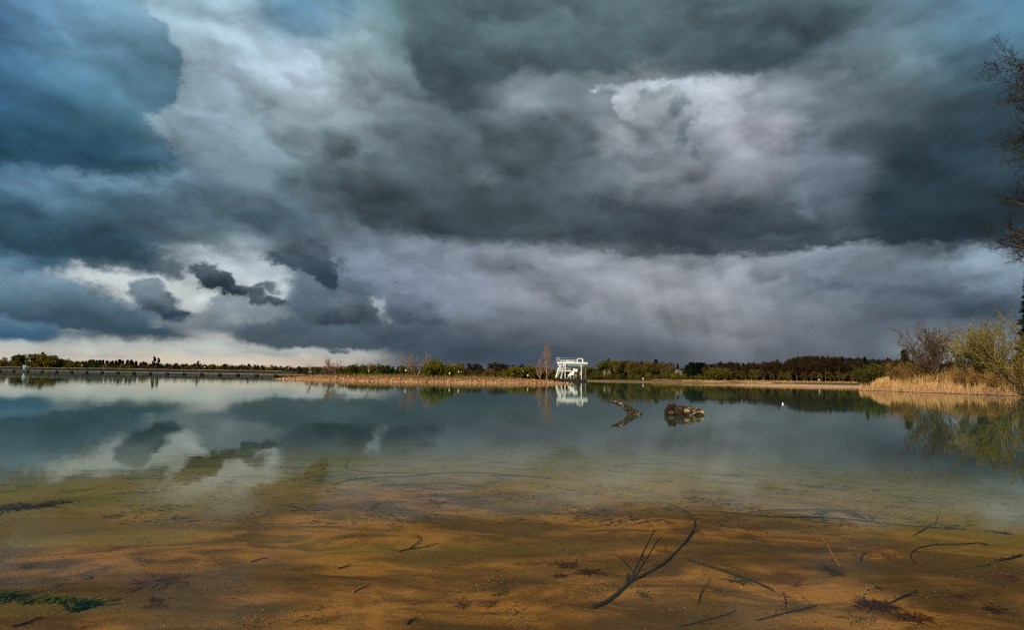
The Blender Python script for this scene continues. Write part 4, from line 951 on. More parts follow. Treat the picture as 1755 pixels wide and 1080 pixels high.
scaled_tree(1606, 97, 543, 61, PL, 0.15, M['bark_brown'], M['bark_brown'], 'large bare many-stemmed tree with a broad rounded crown on the grassy bank', 'tree', stems=8, spread=0.62, minr=0.019)
scaled_tree(1580, 100, 575, 62, PL, 0.08, M['bark_brown'], M['twig_olive'], 'lower bushy growth against the left side of the large bare tree on the bank', 'bush', name='bush', stems=6, spread=0.7, minr=0.017)
scaled_tree(1483, 104, 624, 63, PWI, 0.05, M['bark_brown'], M['leaf_olive'], 'thin olive bush at the left tip of the grassy bank', 'bush', name='bush', stems=6, spread=0.7, minr=0.02, leaves=(M['leaf_olive'], 0.13, 2, 0.08))
scaled_tree(1500, 106, 622, 64, PWI, 0.05, M['bark_brown'], M['leaf_olive'], 'second thin olive bush from the left tip of the grassy bank', 'bush', name='bush', stems=6, spread=0.7, minr=0.02, leaves=(M['leaf_olive'], 0.13, 2, 0.08))
scaled_tree(1533, 104, 617, 65, PWI, 0.05, M['bark_brown'], M['shrub'], 'sparse straw-coloured bush left of the conifer on the bank', 'bush', name='bush', stems=8, spread=0.7, minr=0.018)
scaled_tree(1560, 100, 612, 66, PWI, 0.05, M['bark_brown'], M['shrub'], 'sparse straw-coloured bush in front of the conifer on the bank', 'bush', name='bush', stems=8, spread=0.7, minr=0.018)
PWL = dict(seg=[6, 6, 4], wig=[0.08, 0.10, 0.13], up=[0.03, 0.08, 0.04], tap=[0.75, 0.85, 0.8], kids=[10, 7], **{'from': [0.12, 0.12]}, ang=[32, 30], len=[0.62, 0.42], shr=[0.35, 0.3], rr=[0.5, 0.5])
wl = [(1664, 92, 566, 'feathery pale willow standing next right of the large bare tree', -0.1), (1690, 88, 556, 'feathery pale willow in the middle of the willow group on the bank', -0.2),
      (1716, 86, 540, 'greener willow leaning left in front of the dark conifer at the right edge', -0.45), (1748, 80, 520, 'tallest green willow with orange stems at the right edge of the bank', -0.35)]
for i, (px, Y, ty, lb, ln) in enumerate(wl):
    scaled_tree(px, Y, ty, 70 + i, PWL, 0.12, M['bark_brown'], M['bark_warm'], lb, 'willow', name='willow', stems=7, spread=0.6, minr=0.018, lean=(ln, 0, 1), leaves=((M['leaf_willow'] if i < 2 else M['leaf_fresh']), 0.13, 1 if i < 2 else 2, 0.10))
scaled_tree(1768, 70, 560, 75, PWL, 0.10, M['bark_warm'], M['leaf_olive'], 'golden-brown willow bush at the very right edge below the conifer', 'willow', name='willow', stems=9, spread=0.7, minr=0.018, lean=(-0.3, 0, 1), leaves=(M['leaf_yellow'], 0.13, 1, 0.1))
for i, (px, Y, ty) in enumerate(((1640, 88, 632), (1660, 86, 630), (1684, 84, 628), (1706, 82, 628), (1728, 80, 624), (1750, 76, 622))):
    scaled_tree(px, Y, ty, 80 + i, PWI, 0.04, M['bark_brown'], M['shrub'], ('leftmost ', 'second from left ', 'third from left ', 'fourth from left ', 'fifth from left ', 'rightmost ')[i] + 'rust-brown leafless bush in the row below the willows', 'bush', name='bush', stems=6, spread=0.9, minr=0.012, group='rust-brown bushes below the willows')
# dark conifer at the right edge
pc = proto_conifer(90, M['needle'], M['bark_dark'], 14, 5.2, 4200); p = at(1786, 92); z0 = gz(p.x, p.y); k = (at(1786, 92, py=470).z - z0) / 14
pc.name = 'conifer'; pc.location = (p.x, p.y, z0); pc.scale = (k * 1.1, k * 1.1, k); tag(pc, 'tall black-green conifer cut by the right edge of the photo', 'conifer')
# ------------------------------------------------------------------ big bare tree, crown reaching in from the right
PT = dict(seg=[8, 8, 6, 5, 3], wig=[0.03, 0.10, 0.14, 0.18, 0.2], up=[0.03, 0.03, 0.02, 0.01, 0.0], tap=[0.8, 0.85, 0.85, 0.8, 0.7], kids=[48, 13, 9, 4], **{'from': [0.40, 0.15, 0.1, 0.1]}, ang=[66, 42, 40, 42], len=[0.29, 0.42, 0.42, 0.42], shr=[0.30, 0.3, 0.25, 0.2], rr=[0.35, 0.5, 0.5, 0.55], phyl=1)
M['twig_big'] = mat_leaf('twig_big', [(0.018, 0.012, 0.006), (0.04, 0.026, 0.010), (0.10, 0.06, 0.015)], 0.0)
rt = at(1904, 26)
out, tips = tree_mesh(95, PT, 18.2, 0.26)
root = empty('bare_tree', (rt.x, rt.y, gz(rt.x, rt.y) - 0.1)); tag(root, 'huge bare tree whose twiggy crown reaches into the photo from the right edge', 'tree')
S = np.array([s for l in out[:2] for s in l]); V, F = seg_mesh(S, 8); mesh_from('trunk', V, F, M['bark_grey'], root, smooth=True)
S = np.array([s for l in out[2:] for s in l]); S[:, 6:8] = np.clip(S[:, 6:8], 0.0052, None); V, F = seg_mesh(S, 3); mesh_from('crown', V, F, M['twig_big'], root)

# ------------------------------------------------------------------ dredger
white = mat_paint('white_steel', (0.80, 0.82, 0.80), 0.75); aqua = mat_paint('aqua_steel', (0.42, 0.62, 0.55), 0.2)
dark = mat_paint('dark_hull', (0.030, 0.026, 0.024), 0.5); greyst = mat_paint('grey_machine', (0.20, 0.21, 0.15), 0.6); rail = mat_paint('railing_steel', (0.62, 0.68, 0.68), 0.3)
winm = mat_paint('dark_glass', (0.02, 0.025, 0.03), 0.0, 0.15)
dl = at(980, 211); D = empty('dredger', (dl.x, dl.y, 0), rz=0.0); tag(D, 'white gantry dredger floating behind the right end of the sand spit', 'dredger')
def part(fn, name, mt, parent=D, smooth=False):
    b = MB(); fn(b); return b.build(name, mt, parent, smooth)
hull = part(lambda b: (b.box((-2.9, 0, 0.35), (5.6, 5.2, 1.3)), b.box((2.6, 0, 0.25), (5.4, 5.2, 1.0)), b.box((-2.9, -2.62, 0.75), (5.6, 0.1, 0.16)), b.box((2.6, -2.62, 0.55), (5.4, 0.1, 0.16)), [b.tube([(x, -2.75, 0.1), (x, -2.75, 0.6)], [0.22, 0.22], 8) for x in (-5, -3.6, -2, 0.6, 2.2, 4.2)]), 'hull', dark)
def deck_rail(b):
    for y in (-2.5, 2.5):
        for x in np.arange(-5.6, -0.2, 0.9): b.bar((x, y, 1.0), (x, y, 2.0), 0.06)
        b.bar((-5.6, y, 2.0), (-0.3, y, 2.0), 0.07); b.bar((-5.6, y, 1.5), (-0.3, y, 1.5), 0.05)
        for x in np.arange(0.0, 5.2, 1.0): b.bar((x, y, 0.75), (x, y, 1.7), 0.06)
        b.bar((0, y, 1.7), (5.2, y, 1.7), 0.06)
part(deck_rail, 'deck_railing', dark)
part(lambda b: (b.box((0.1, -1.4, 6.72), (11.0, 0.35, 0.62)), b.box((0.1, 1.4, 6.72), (11.0, 0.35, 0.62)), [b.box((x, 0, 6.72), (0.3, 2.45, 0.5)) for x in (-5.2, -2.6, 0, 2.6, 5.3)], b.box((0.1, 0, 7.06), (10.9, 2.4, 0.05))), 'gantry_beam', white)
def truss(b):
    for y in (-1.0, 1.0):
        b.bar((-3.4, y, 6.28), (5.0, y, 6.28), 0.18, 0.18); b.bar((-2.8, y, 5.86), (4.6, y, 5.86), 0.22, 0.22)
        for i in range(9): x = -2.8 + i * 0.85; b.bar((x, y, 5.86), (x + 0.42, y, 6.28), 0.1); b.bar((x + 0.42, y, 6.28), (x + 0.85, y, 5.86), 0.1)
    b.box((1.2, 0, 6.02), (7.2, 1.7, 0.1))
part(truss, 'crane_rail', aqua)
def legs_l(b):
    for y in (-1.7, 1.7):
        b.bar((-5.3, y, 6.5), (-3.6, y, 3.9), 0.75, 0.14); b.bar((-4.9, y, 6.3), (-4.1, y, 3.9), 0.5, 0.14)
        b.bar((-3.2, y, 6.4), (-4.0, y, 1.0), 0.24, 0.24); b.bar((-4.9, y, 5.0), (-5.9, y, 1.3), 0.22, 0.22)
        b.bar((-2.65, y, 6.4), (-2.65, y, 1.0), 0.34, 0.34); b.bar((-3.9, y, 5.9), (-2.7, y, 5.9), 0.3, 0.2)
    b.box((-4.3, 0, 5.2), (0.5, 3.2, 1.9))
part(legs_l, 'left_legs', white).name = 'gantry_leg'
part(lambda b: [(b.bar((3.3, y, 6.2), (3.3, y, 0.7), 0.26, 0.26), b.bar((3.3, y, 5.2), (2.8, y, 6.2), 0.12)) for y in (-1.7, 1.7)], 'gantry_leg', white)
part(lambda b: (b.box((-2.7, 0, 3.72), (4.5, 4.2, 0.32)), b.box((-1.0, -0.6, 3.95), (1.2, 1.4, 0.2)), b.box((-3.9, -1.7, 3.3), (0.9, 0.3, 0.4))), 'platform', white)
def stairs(b):
    for y in (-2.2, -1.6): b.bar((-5.9, y, 1.2), (-4.4, y, 4.0), 0.12)
    for i in range(9): t = i / 8; b.box((-5.9 + 1.5 * t, -1.9, 1.2 + 2.8 * t), (0.28, 0.6, 0.05))
    b.bar((-5.9, -2.2, 2.2), (-4.4, -2.2, 5.0), 0.06); b.box((-5.3, -2.0, 1.75), (1.1, 0.5, 0.14))
part(stairs, 'stairs', white)
def rails(b):
    b.tube([(-5.2, -1.6, 8.6), (2.05, -0.9, 8.4)], [0.03, 0.03], 4); b.tube([(3.95, 0.9, 8.4), (5.5, 1.4, 7.1)], [0.03, 0.03], 4); b.tube([(5.2, -1.4, 6.4), (4.6, -2.4, 0.9)], [0.035, 0.035], 4)
    def r_(x0, x1, y, z, h, n):
        for x in np.linspace(x0, x1, n): b.bar((x, y, z), (x, y, z + h), 0.06)
        for q in (0.5, 1): b.bar((x0, y, z + h * q), (x1, y, z + h * q), 0.055)
    r_(-5.5, -4.8, -1.5, 7.0, 1.65, 2); r_(-5.5, -4.8, 1.5, 7.0, 1.65, 2); b.bar((-5.5, -1.5, 8.65), (-5.5, 1.5, 8.65), 0.06); b.bar((-4.8, -1.5, 8.65), (-4.8, 1.5, 8.65), 0.06)
    r_(-4.8, 1.8, -1.5, 7.05, 0.8, 8); r_(-4.8, 1.8, 1.5, 7.05, 0.8, 8); r_(-4.8, -0.6, -2.1, 3.9, 0.9, 6)
part(rails, 'railing', rail)
def portal(b):
    for y in (-0.9, 0.9):
        b.bar((2.05, y, 7.05), (2.05, y, 8.45), 0.26, 0.26); b.bar((3.95, y, 7.05), (3.95, y, 8.45), 0.26, 0.26); b.bar((1.92, y, 8.4), (4.08, y, 8.4), 0.26, 0.26)
    b.bar((2.05, -0.9, 8.4), (2.05, 0.9, 8.4), 0.2); b.bar((3.95, -0.9, 8.4), (3.95, 0.9, 8.4), 0.2)
part(portal, 'hoist_frame', white)
wb = part(lambda b: (b.box((-1.4, 0, 7.45), (1.1, 1.8, 0.8)), b.box((-0.5, 0, 7.25), (0.6, 1.0, 0.4)), b.box((0.3, 0, 7.22), (0.5, 0.8, 0.35))), 'winch_house', white)
part(lambda b: b.box((-1.4, -0.905, 7.55), (0.6, 0.02, 0.35)), 'window', winm, wb)
part(lambda b: (b.tube([(1.6, 0, 5.8), (1.6, 0, 5.0)], [0.05, 0.05], 6), b.box((1.6, 0, 4.95), (0.35, 0.3, 0.3))), 'hoist_hook', dark)
def chute(b):
    b.bar((-2.0, -1.9, 1.0), (-0.9, -1.9, 2.2), 0.35, 0.25); b.bar((-1.6, -1.9, 1.9), (0.3, -1.9, 2.9), 0.25, 0.9); b.bar((-0.9, -1.9, 2.3), (0.9, -1.9, 3.9), 0.6, 1.1)
    b.box((0.0, -1.9, 2.75), (1.1, 1.2, 1.1)); b.box((1.1, -1.9, 3.95), (1.5, 1.5, 0.9)); b.box((0.6, -1.9, 4.5), (0.5, 1.0, 0.4)); b.box((1.75, -1.9, 3.6), (0.4, 1.0, 0.5)); b.box((1.35, -1.9, 4.5), (0.35, 0.8, 0.25))
    b.bar((-0.7, -2.3, 0.9), (-0.7, -2.3, 2.0), 0.22)
part(chute, 'loading_chute', white)
def machine(b):
    b.box((0.6, -0.8, 1.9), (2.2, 2.0, 2.0)); b.tube([(0.9, -1.85, 1.9), (0.9, -2.35, 1.9)], [0.75, 0.75], 16); b.tube([(-0.2, -1.8, 1.3), (1.6, -2.0, 3.1)], [0.16, 0.16], 8); b.bar((1.5, -1.9, 0.8), (1.6, -1.9, 3.3), 0.14)
part(machine, 'pump_machine', greyst)
part(lambda b: (b.box((-2.2, 0.3, 2.2), (1.9, 2.4, 2.4)), b.box((0.3, 1.2, 2.2), (1.0, 1.0, 2.2))), 'void_shade', dark)  # dark boxes stand in for the shaded void under and beside the platform
# ------------------------------------------------------------------ floating conveyor on the left
cv_a, cv_b = at(-60, 292), at(512, 236)
cdir = (cv_b - cv_a); clen = cdir.length; cdir.normalize(); crz = math.atan2(cdir.y, cdir.x)
CV = empty('floating_conveyor', (cv_a.x, cv_a.y, 0), rz=crz); tag(CV, 'long low floating conveyor on pontoons stretching in from the left edge', 'conveyor')
steel = mat_paint('conveyor_steel', (0.030, 0.034, 0.034), 0.3, 0.5); pale = mat_paint('pale_cover', (0.22, 0.25, 0.21), 0.5); floatm = mat_paint('float_steel', (0.018, 0.02, 0.024), 0.3, 0.4); lit = mat_paint('float_deck', (0.28, 0.33, 0.36), 0.5)
def ctruss(b):
    n = int(clen / 2.4)
    for y in (-0.6, 0.6):
        b.bar((0, y, 1.2), (clen, y, 1.2), 0.16); b.bar((0, y, 2.0), (clen, y, 2.0), 0.12)
        for i in range(n): b.bar((i * 2.4, y, 1.2), (i * 2.4, y, 2.0), 0.09); b.bar((i * 2.4, y, 1.2), (i * 2.4 + 1.2, y, 2.0), 0.07); b.bar((i * 2.4 + 1.2, y, 2.0), (i * 2.4 + 2.4, y, 1.2), 0.07)
part(ctruss, 'truss', steel, CV)
part(lambda b: [b.box((i * 12 + 5.9, 0, 2.22 + 0.05 * math.sin(i)), (11.3, 1.1, 0.13)) for i in range(int(clen / 12))], 'belt_cover', pale, CV)
def wk(b):
    b.box((clen / 2, -1.15, 1.0), (clen, 0.7, 0.07))
    for i in range(int(clen / 3)): b.bar((i * 3, -1.5, 1.0), (i * 3, -1.5, 1.9), 0.05)
    b.bar((0, -1.5, 1.9), (clen, -1.5, 1.9), 0.05)
part(wk, 'walkway', steel, CV)
for i in range(int(clen / 9.5)):
    x = i * 9.5 + 4
    f_ = part(lambda b: (b.tube([(x - 3.8, -0.9, 0.08), (x + 3.8, -0.9, 0.08)], [0.42, 0.42], 10), b.tube([(x - 3.8, 0.9, 0.08), (x + 3.8, 0.9, 0.08)], [0.42, 0.42], 10), [b.bar((x + q, 0, 0.4), (x + q, 0, 1.2), 0.2) for q in (-2.5, 2.5)]), 'float', floatm, CV)
    part(lambda b: b.box((x, -0.2, 0.56), (7.2, 2.3, 0.06)), 'float_deck', lit, f_)
    part(lambda b: b.tube([(x + 4.75, -1.2, -0.3), (x + 4.75, -1.2, 0.9)], [0.22, 0.22], 8), 'mooring_post', floatm, CV)
cp = cv_a + cdir * (at(62, 285) - cv_a).length
CB = empty('control_cabin', (cp.x, cp.y, 1.05), rz=crz); tag(CB, 'small white control cabin on top of the floating conveyor near the left edge', 'cabin')
cabw = mat_paint('cabin_white', (0.66, 0.76, 0.80), 0.2)
part(lambda b: (b.box((0, 0.2, 1.0), (1.3, 1.5, 1.9)), b.bar((-0.9, -0.5, 2.2), (-0.9, -0.5, 1.2), 0.1), b.bar((0.9, -0.5, 2.2), (0.9, -0.5, 1.2), 0.1)), 'cabin_body', cabw, CB)
part(lambda b: b.box((0, 0.2, 2.0), (2.0, 1.9, 0.12)), 'cabin_roof', cabw, CB)
part(lambda b: b.box((0, -0.56, 1.3), (0.8, 0.02, 0.55)), 'window', winm, CB)
# thin standing poles on the conveyor
for px, lb in ((147, 'small pale marker post on the floating conveyor right of the white cabin'), (356, 'thin yellowish marker post on the floating conveyor far right of the cabin')):
    q = cv_a + cdir * (at(px, 292 - (px + 60) / 572 * 56) - cv_a).length
    r_ = empty('marker_post', (q.x, q.y, 2.35)); tag(r_, lb, 'post')
    part(lambda b: b.tube([(0, 0, 0), (0, 0, 1.0)], [0.07, 0.06], 6), 'post', pale, r_); part(lambda b: b.box((0, 0, 1.2), (0.55, 0.1, 0.45)), 'plate', mat_paint('post_yellow', (0.55, 0.45, 0.2), 0.1), r_)
# ------------------------------------------------------------------ white signs on posts along the spit and the far shore
signw = mat_paint('sign_white', (0.85, 0.86, 0.86), 0.05)
SG = [(632, 636, 150, 'white sign board on a post furthest left on the sand spit'), (695.5, 635, 146, 'white sign board on a post just left of the bare pinkish tree'), (770.5, 640, 140, 'white sign board low on the spit right of the willow bush'),
      (786, 637.5, 150, 'white sign board on a post right of the willow bush, the higher of two'), (904.5, 643.5, 150, 'small white sign on the spit left of the bare poplar'), (1102, 649.5, 231, 'small white sign on the far beach under the sunlit wood'),
      (1403.5, 651.5, 195, 'small white sign on the beach before the dark wood')]
for px, py, Y, lb in SG:
    q = at(px, Y, py=py); z0 = gz(q.x, q.y); r_ = empty('sign', (q.x, q.y, z0)); tag(r_, lb, 'sign', 'white signs along the shores')
    hh = max(q.z - z0, 0.35); s_ = Y / 150 * 0.27
    part(lambda b: b.tube([(0, 0, -0.2), (0, 0, hh)], [0.05, 0.045], 6), 'post', M['bark_grey'], r_); part(lambda b: b.box((0, -0.07, hh), (s_ * 1.05, 0.05, s_ * 1.5)), 'board', signw, r_)
bq = ontop(1341.5, 692, 0.05); by = empty('buoy', (bq.x, bq.y, 0)); tag(by, 'small white buoy floating alone on the water right of the stump', 'buoy')
bb = MB(); n = 8
bb.tube([(0, 0, -0.10), (0, 0, -0.05), (0, 0, 0.0), (0, 0, 0.06), (0, 0, 0.10), (0, 0, 0.12)], [0.02, 0.045, 0.055, 0.05, 0.03, 0.015], 12); bb.build('float', signw, by, True)
part(lambda b: b.tube([(0, 0, 0.11), (0, 0, 0.17)], [0.012, 0.012], 8), 'eye', dark, by)
# ------------------------------------------------------------------ driftwood standing in the water
def mat_drift(name, a, b, c, sc_=7.0, thr=0.56):
    m_, t, g = new_mat(name); p = opos(t); n = g.noise(g.mapping(p, scl=(0.5, 1, 1)), sc_, 6, 0.7, 0.8)[0]; n2 = g.noise(p, sc_ * 3.2, 5, 0.7)[0]; geo = t.nodes.new('ShaderNodeNewGeometry')
    col = g.mix(g.mr(n2, 0.35, 0.65), a, b); col = g.mix(g.mr(g.m('ADD', n, g.m('MULTIPLY', n2, 0.35)), thr + 0.17, thr + 0.24), col, c)
    wet = g.mr(g.sep(wpos(t))[2], 0.05, 0.0); col = g.mix(g.m('MULTIPLY', wet, 0.7), col, (0.01, 0.008, 0.006))
    finish(t, principled(t, g, col, 0.75, normal=bump(t, g, g.m('ADD', n2, n), 1.0, 0.05))); return m_
M['drift'] = mat_drift('weathered_stump', (0.014, 0.009, 0.005), (0.085, 0.050, 0.025), (0.50, 0.34, 0.18), 3.6, 0.545)
M['drift_root'] = mat_drift('root_wood', (0.008, 0.005, 0.003), (0.05, 0.020, 0.009), (0.16, 0.08, 0.04), 9.0, 0.62)
def lump(name, pts, rad, mat_, parent, n=28, rings=60, amp=0.3, f=6.0, sq=1.0, seed=0.0):
    pts = [Vector(p) for p in pts]; m_ = len(pts); V = []
    for i in range(rings):
        t = i / (rings - 1) * (m_ - 1); k = min(int(t), m_ - 2); w = t - k; w2 = w * w * (3 - 2 * w)
        c = pts[k].lerp(pts[k+1], w); r_ = rad[k] * (1 - w2) + rad[k+1] * w2; ax = (pts[min(k+1, m_-1)] - pts[k]).normalized()
        a = ax.cross(Vector((0, 0, 1))); a = a.normalized() if a.length > 0.1 else Vector((0, 1, 0)); b = a.cross(ax).normalized()
        for j in range(n):
            an = 2 * math.pi * j / n; d = a * math.cos(an) + b * math.sin(an) * sq; q = c + d * r_
            h = mnoise.fractal(q * f + Vector((seed, 0, 0)), 0.7, 2.1, 5) * amp + 0.5 * amp * mnoise.noise(Vector((math.cos(an) * 3, math.sin(an) * 3, t * 0.8 + seed)))
            V.append(q + d * r_ * h)
    F = [(i*n+j, i*n+(j+1) % n, (i+1)*n+(j+1) % n, (i+1)*n+j) for i in range(rings-1) for j in range(n)]
    F += [tuple(range(n))[::-1], tuple((rings-1)*n+j for j in range(n))]
    return mesh_from(name, V, F, mat_, parent, smooth=False)
s0 = ontop(1170, 711.5, 0.0); PXM = s0.y / FPX
ST = empty('tree_stump', (s0.x, s0.y, 0)); tag(ST, 'thick drowned tree stump with a dark root end lying half out of the water', 'stump')
def sp(px, z, y=0.0): return ((px - 1170) * PXM, y, z)
lump('trunk', [sp(1146, 0.02), sp(1154, 0.06, -0.05), sp(1166, 0.09), sp(1180, 0.09), sp(1192, 0.06), sp(1200, 0.02), sp(1205, -0.08)], [0.30, 0.30, 0.29, 0.27, 0.25, 0.19, 0.08], M['drift'], ST, 40, 90, 0.30, 6.0, seed=3.3)
lump('root_end', [sp(1140.5, -0.2, -0.1), sp(1142.5, 0.05, -0.15), sp(1147, 0.22, -0.1), sp(1151, 0.34, -0.05), sp(1156, 0.40, 0), sp(1160, 0.36, 0.05)], [0.05, 0.14, 0.17, 0.13, 0.10, 0.03], M['drift_root'], ST, 26, 44, 0.42, 9.0, seed=8.1)
for i, (a_, b_) in enumerate([((1150, 0.28, -0.2), (1143, 0.44, -0.25)), ((1152, 0.10, -0.3), (1165, -0.06, -0.55)), ((1158, 0.16, -0.28), (1176, -0.05, -0.42))]):
    lump('root', [sp(*a_), tuple((Vector(sp(*a_)) + Vector(sp(*b_))) / 2 + Vector((0, 0, 0.03))), sp(*b_)], [0.10, 0.085, 0.04], M['drift_root'], ST, 16, 20, 0.35, 12.0, seed=i * 2.0)
l0 = ontop(1084, 710.5, 0.0); PXL = l0.y / FPX
def lp(px, py, y=0.0): return ((px - 1084) * PXL, y, (710.5 - py) * PXL)
LG = empty('driftwood_log', (l0.x, l0.y, 0)); tag(LG, 'slanting driftwood log pointing up out of the water left of the stump', 'log')
lump('trunk', [lp(1048.5, 690.5), lp(1053, 690), lp(1061, 692), lp(1070, 697), lp(1079, 704), lp(1088, 710), lp(1098, 716)], [0.04, 0.07, 0.085, 0.11, 0.15, 0.19, 0.16], M['drift'], LG, 26, 90, 0.30, 6.0, seed=1.2)
# ------------------------------------------------------------------ branches and twigs lying on the bed
M['stick'] = mat_bark('wet_stick', (0.018, 0.012, 0.008), (0.05, 0.034, 0.022), 30.0)
M['stick_pale'] = mat_bark('pale_stick', (0.22, 0.14, 0.07), (0.45, 0.30, 0.17), 30.0)
M['stick_red'] = mat_bark('reddish_stick', (0.10, 0.035, 0.02), (0.22, 0.09, 0.05), 30.0)
def bedpt(px, py, lift=0.0):
    z = -0.15
    for _ in range(12):
        p = ontop(px, py, z); z = float(bed_z(np.array(p.x), np.array(p.y)))
    return Vector((p.x, p.y, z + lift))
def smooth_pts(P, k=5):
    out = []
    for i in range(len(P) - 1):
        p0, p1, p2, p3 = P[max(i-1, 0)], P[i], P[i+1], P[min(i+2, len(P)-1)]
        for j in range(k):
            t = j / k; out.append(0.5 * ((2*p1) + (p2-p0)*t + (2*p0-5*p1+4*p2-p3)*t*t + (3*p1-p0-3*p2+p3)*t**3))
    return out + [P[-1]]
def stick(name, label, cat, lines, mt, group=None):
    root = empty(name, bedpt(*lines[0][0][:2])); o0 = Vector(root.location); tag(root, label, cat, group)
    for i, (pts, ra, rb, *lf) in enumerate(lines) if False else []: pass
    for i, ln in enumerate([lines[k:k+1] for k in range(len(lines))]):
        P, ra, rb, l0_, l1_, nm = ln[0]
        Q = smooth_pts([bedpt(x, y, l0_ + (l1_ - l0_) * k / max(1, len(P) - 1)) - o0 for k, (x, y) in enumerate(P)])
        rr_ = [ra + (rb - ra) * k / (len(Q) - 1) for k in range(len(Q))]
        b = MB(); b.tube(Q, rr_, 8, wob=0.35); b.build(nm, mt, root, True)
    return root
def L_(*a): pass
class _S: pass
def ST_(name, label, cat, main, mt, group=None):
    """main: list of (points, radius start, radius end, lift start, lift end, part name)"""
    root = empty(name, bedpt(*main[0][0][0])); o0 = Vector(root.location); tag(root, label, cat, group)
    if len(main) == 1:
        pass
    for P, ra, rb, la, lb_, nm in main:
        Q = smooth_pts([bedpt(x, y, la + (lb_ - la) * k / max(1, len(P) - 1)) - o0 for k, (x, y) in enumerate(P)])
        n = len(Q); b = MB(); b.tube(Q, [ra + (rb - ra) * k / (n - 1) for k in range(n)], 8, wob=0.4); b.build(nm, mt, root, True)
    return root
ST_('sunken_branch', 'large forked dark branch lying on the sandy bed at the bottom centre', 'branch',
    [([(1013,1045),(1030,1039),(1048,1029),(1065,1014),(1080,1000),(1100,990),(1125,976),(1150,957),(1172,934),(1187,913),(1191,900),(1186,888),(1172,876),(1145,865)], 0.017, 0.0075, 0.012, 0.01, 'stem'),
     ([(1080,1001),(1088,985),(1100,963),(1112,942),(1122,925)], 0.011, 0.006, 0.012, 0.10, 'side_branch'),
     ([(1084,984),(1070,972),(1054,960)], 0.006, 0.003, 0.02, 0.06, 'twig'), ([(1176,929),(1186,917),(1197,908)], 0.008, 0.005, 0.015, 0.05, 'twig'), ([(1073,1003),(1076,990)], 0.008, 0.007, 0.01, 0.03, 'twig')], M['stick'])
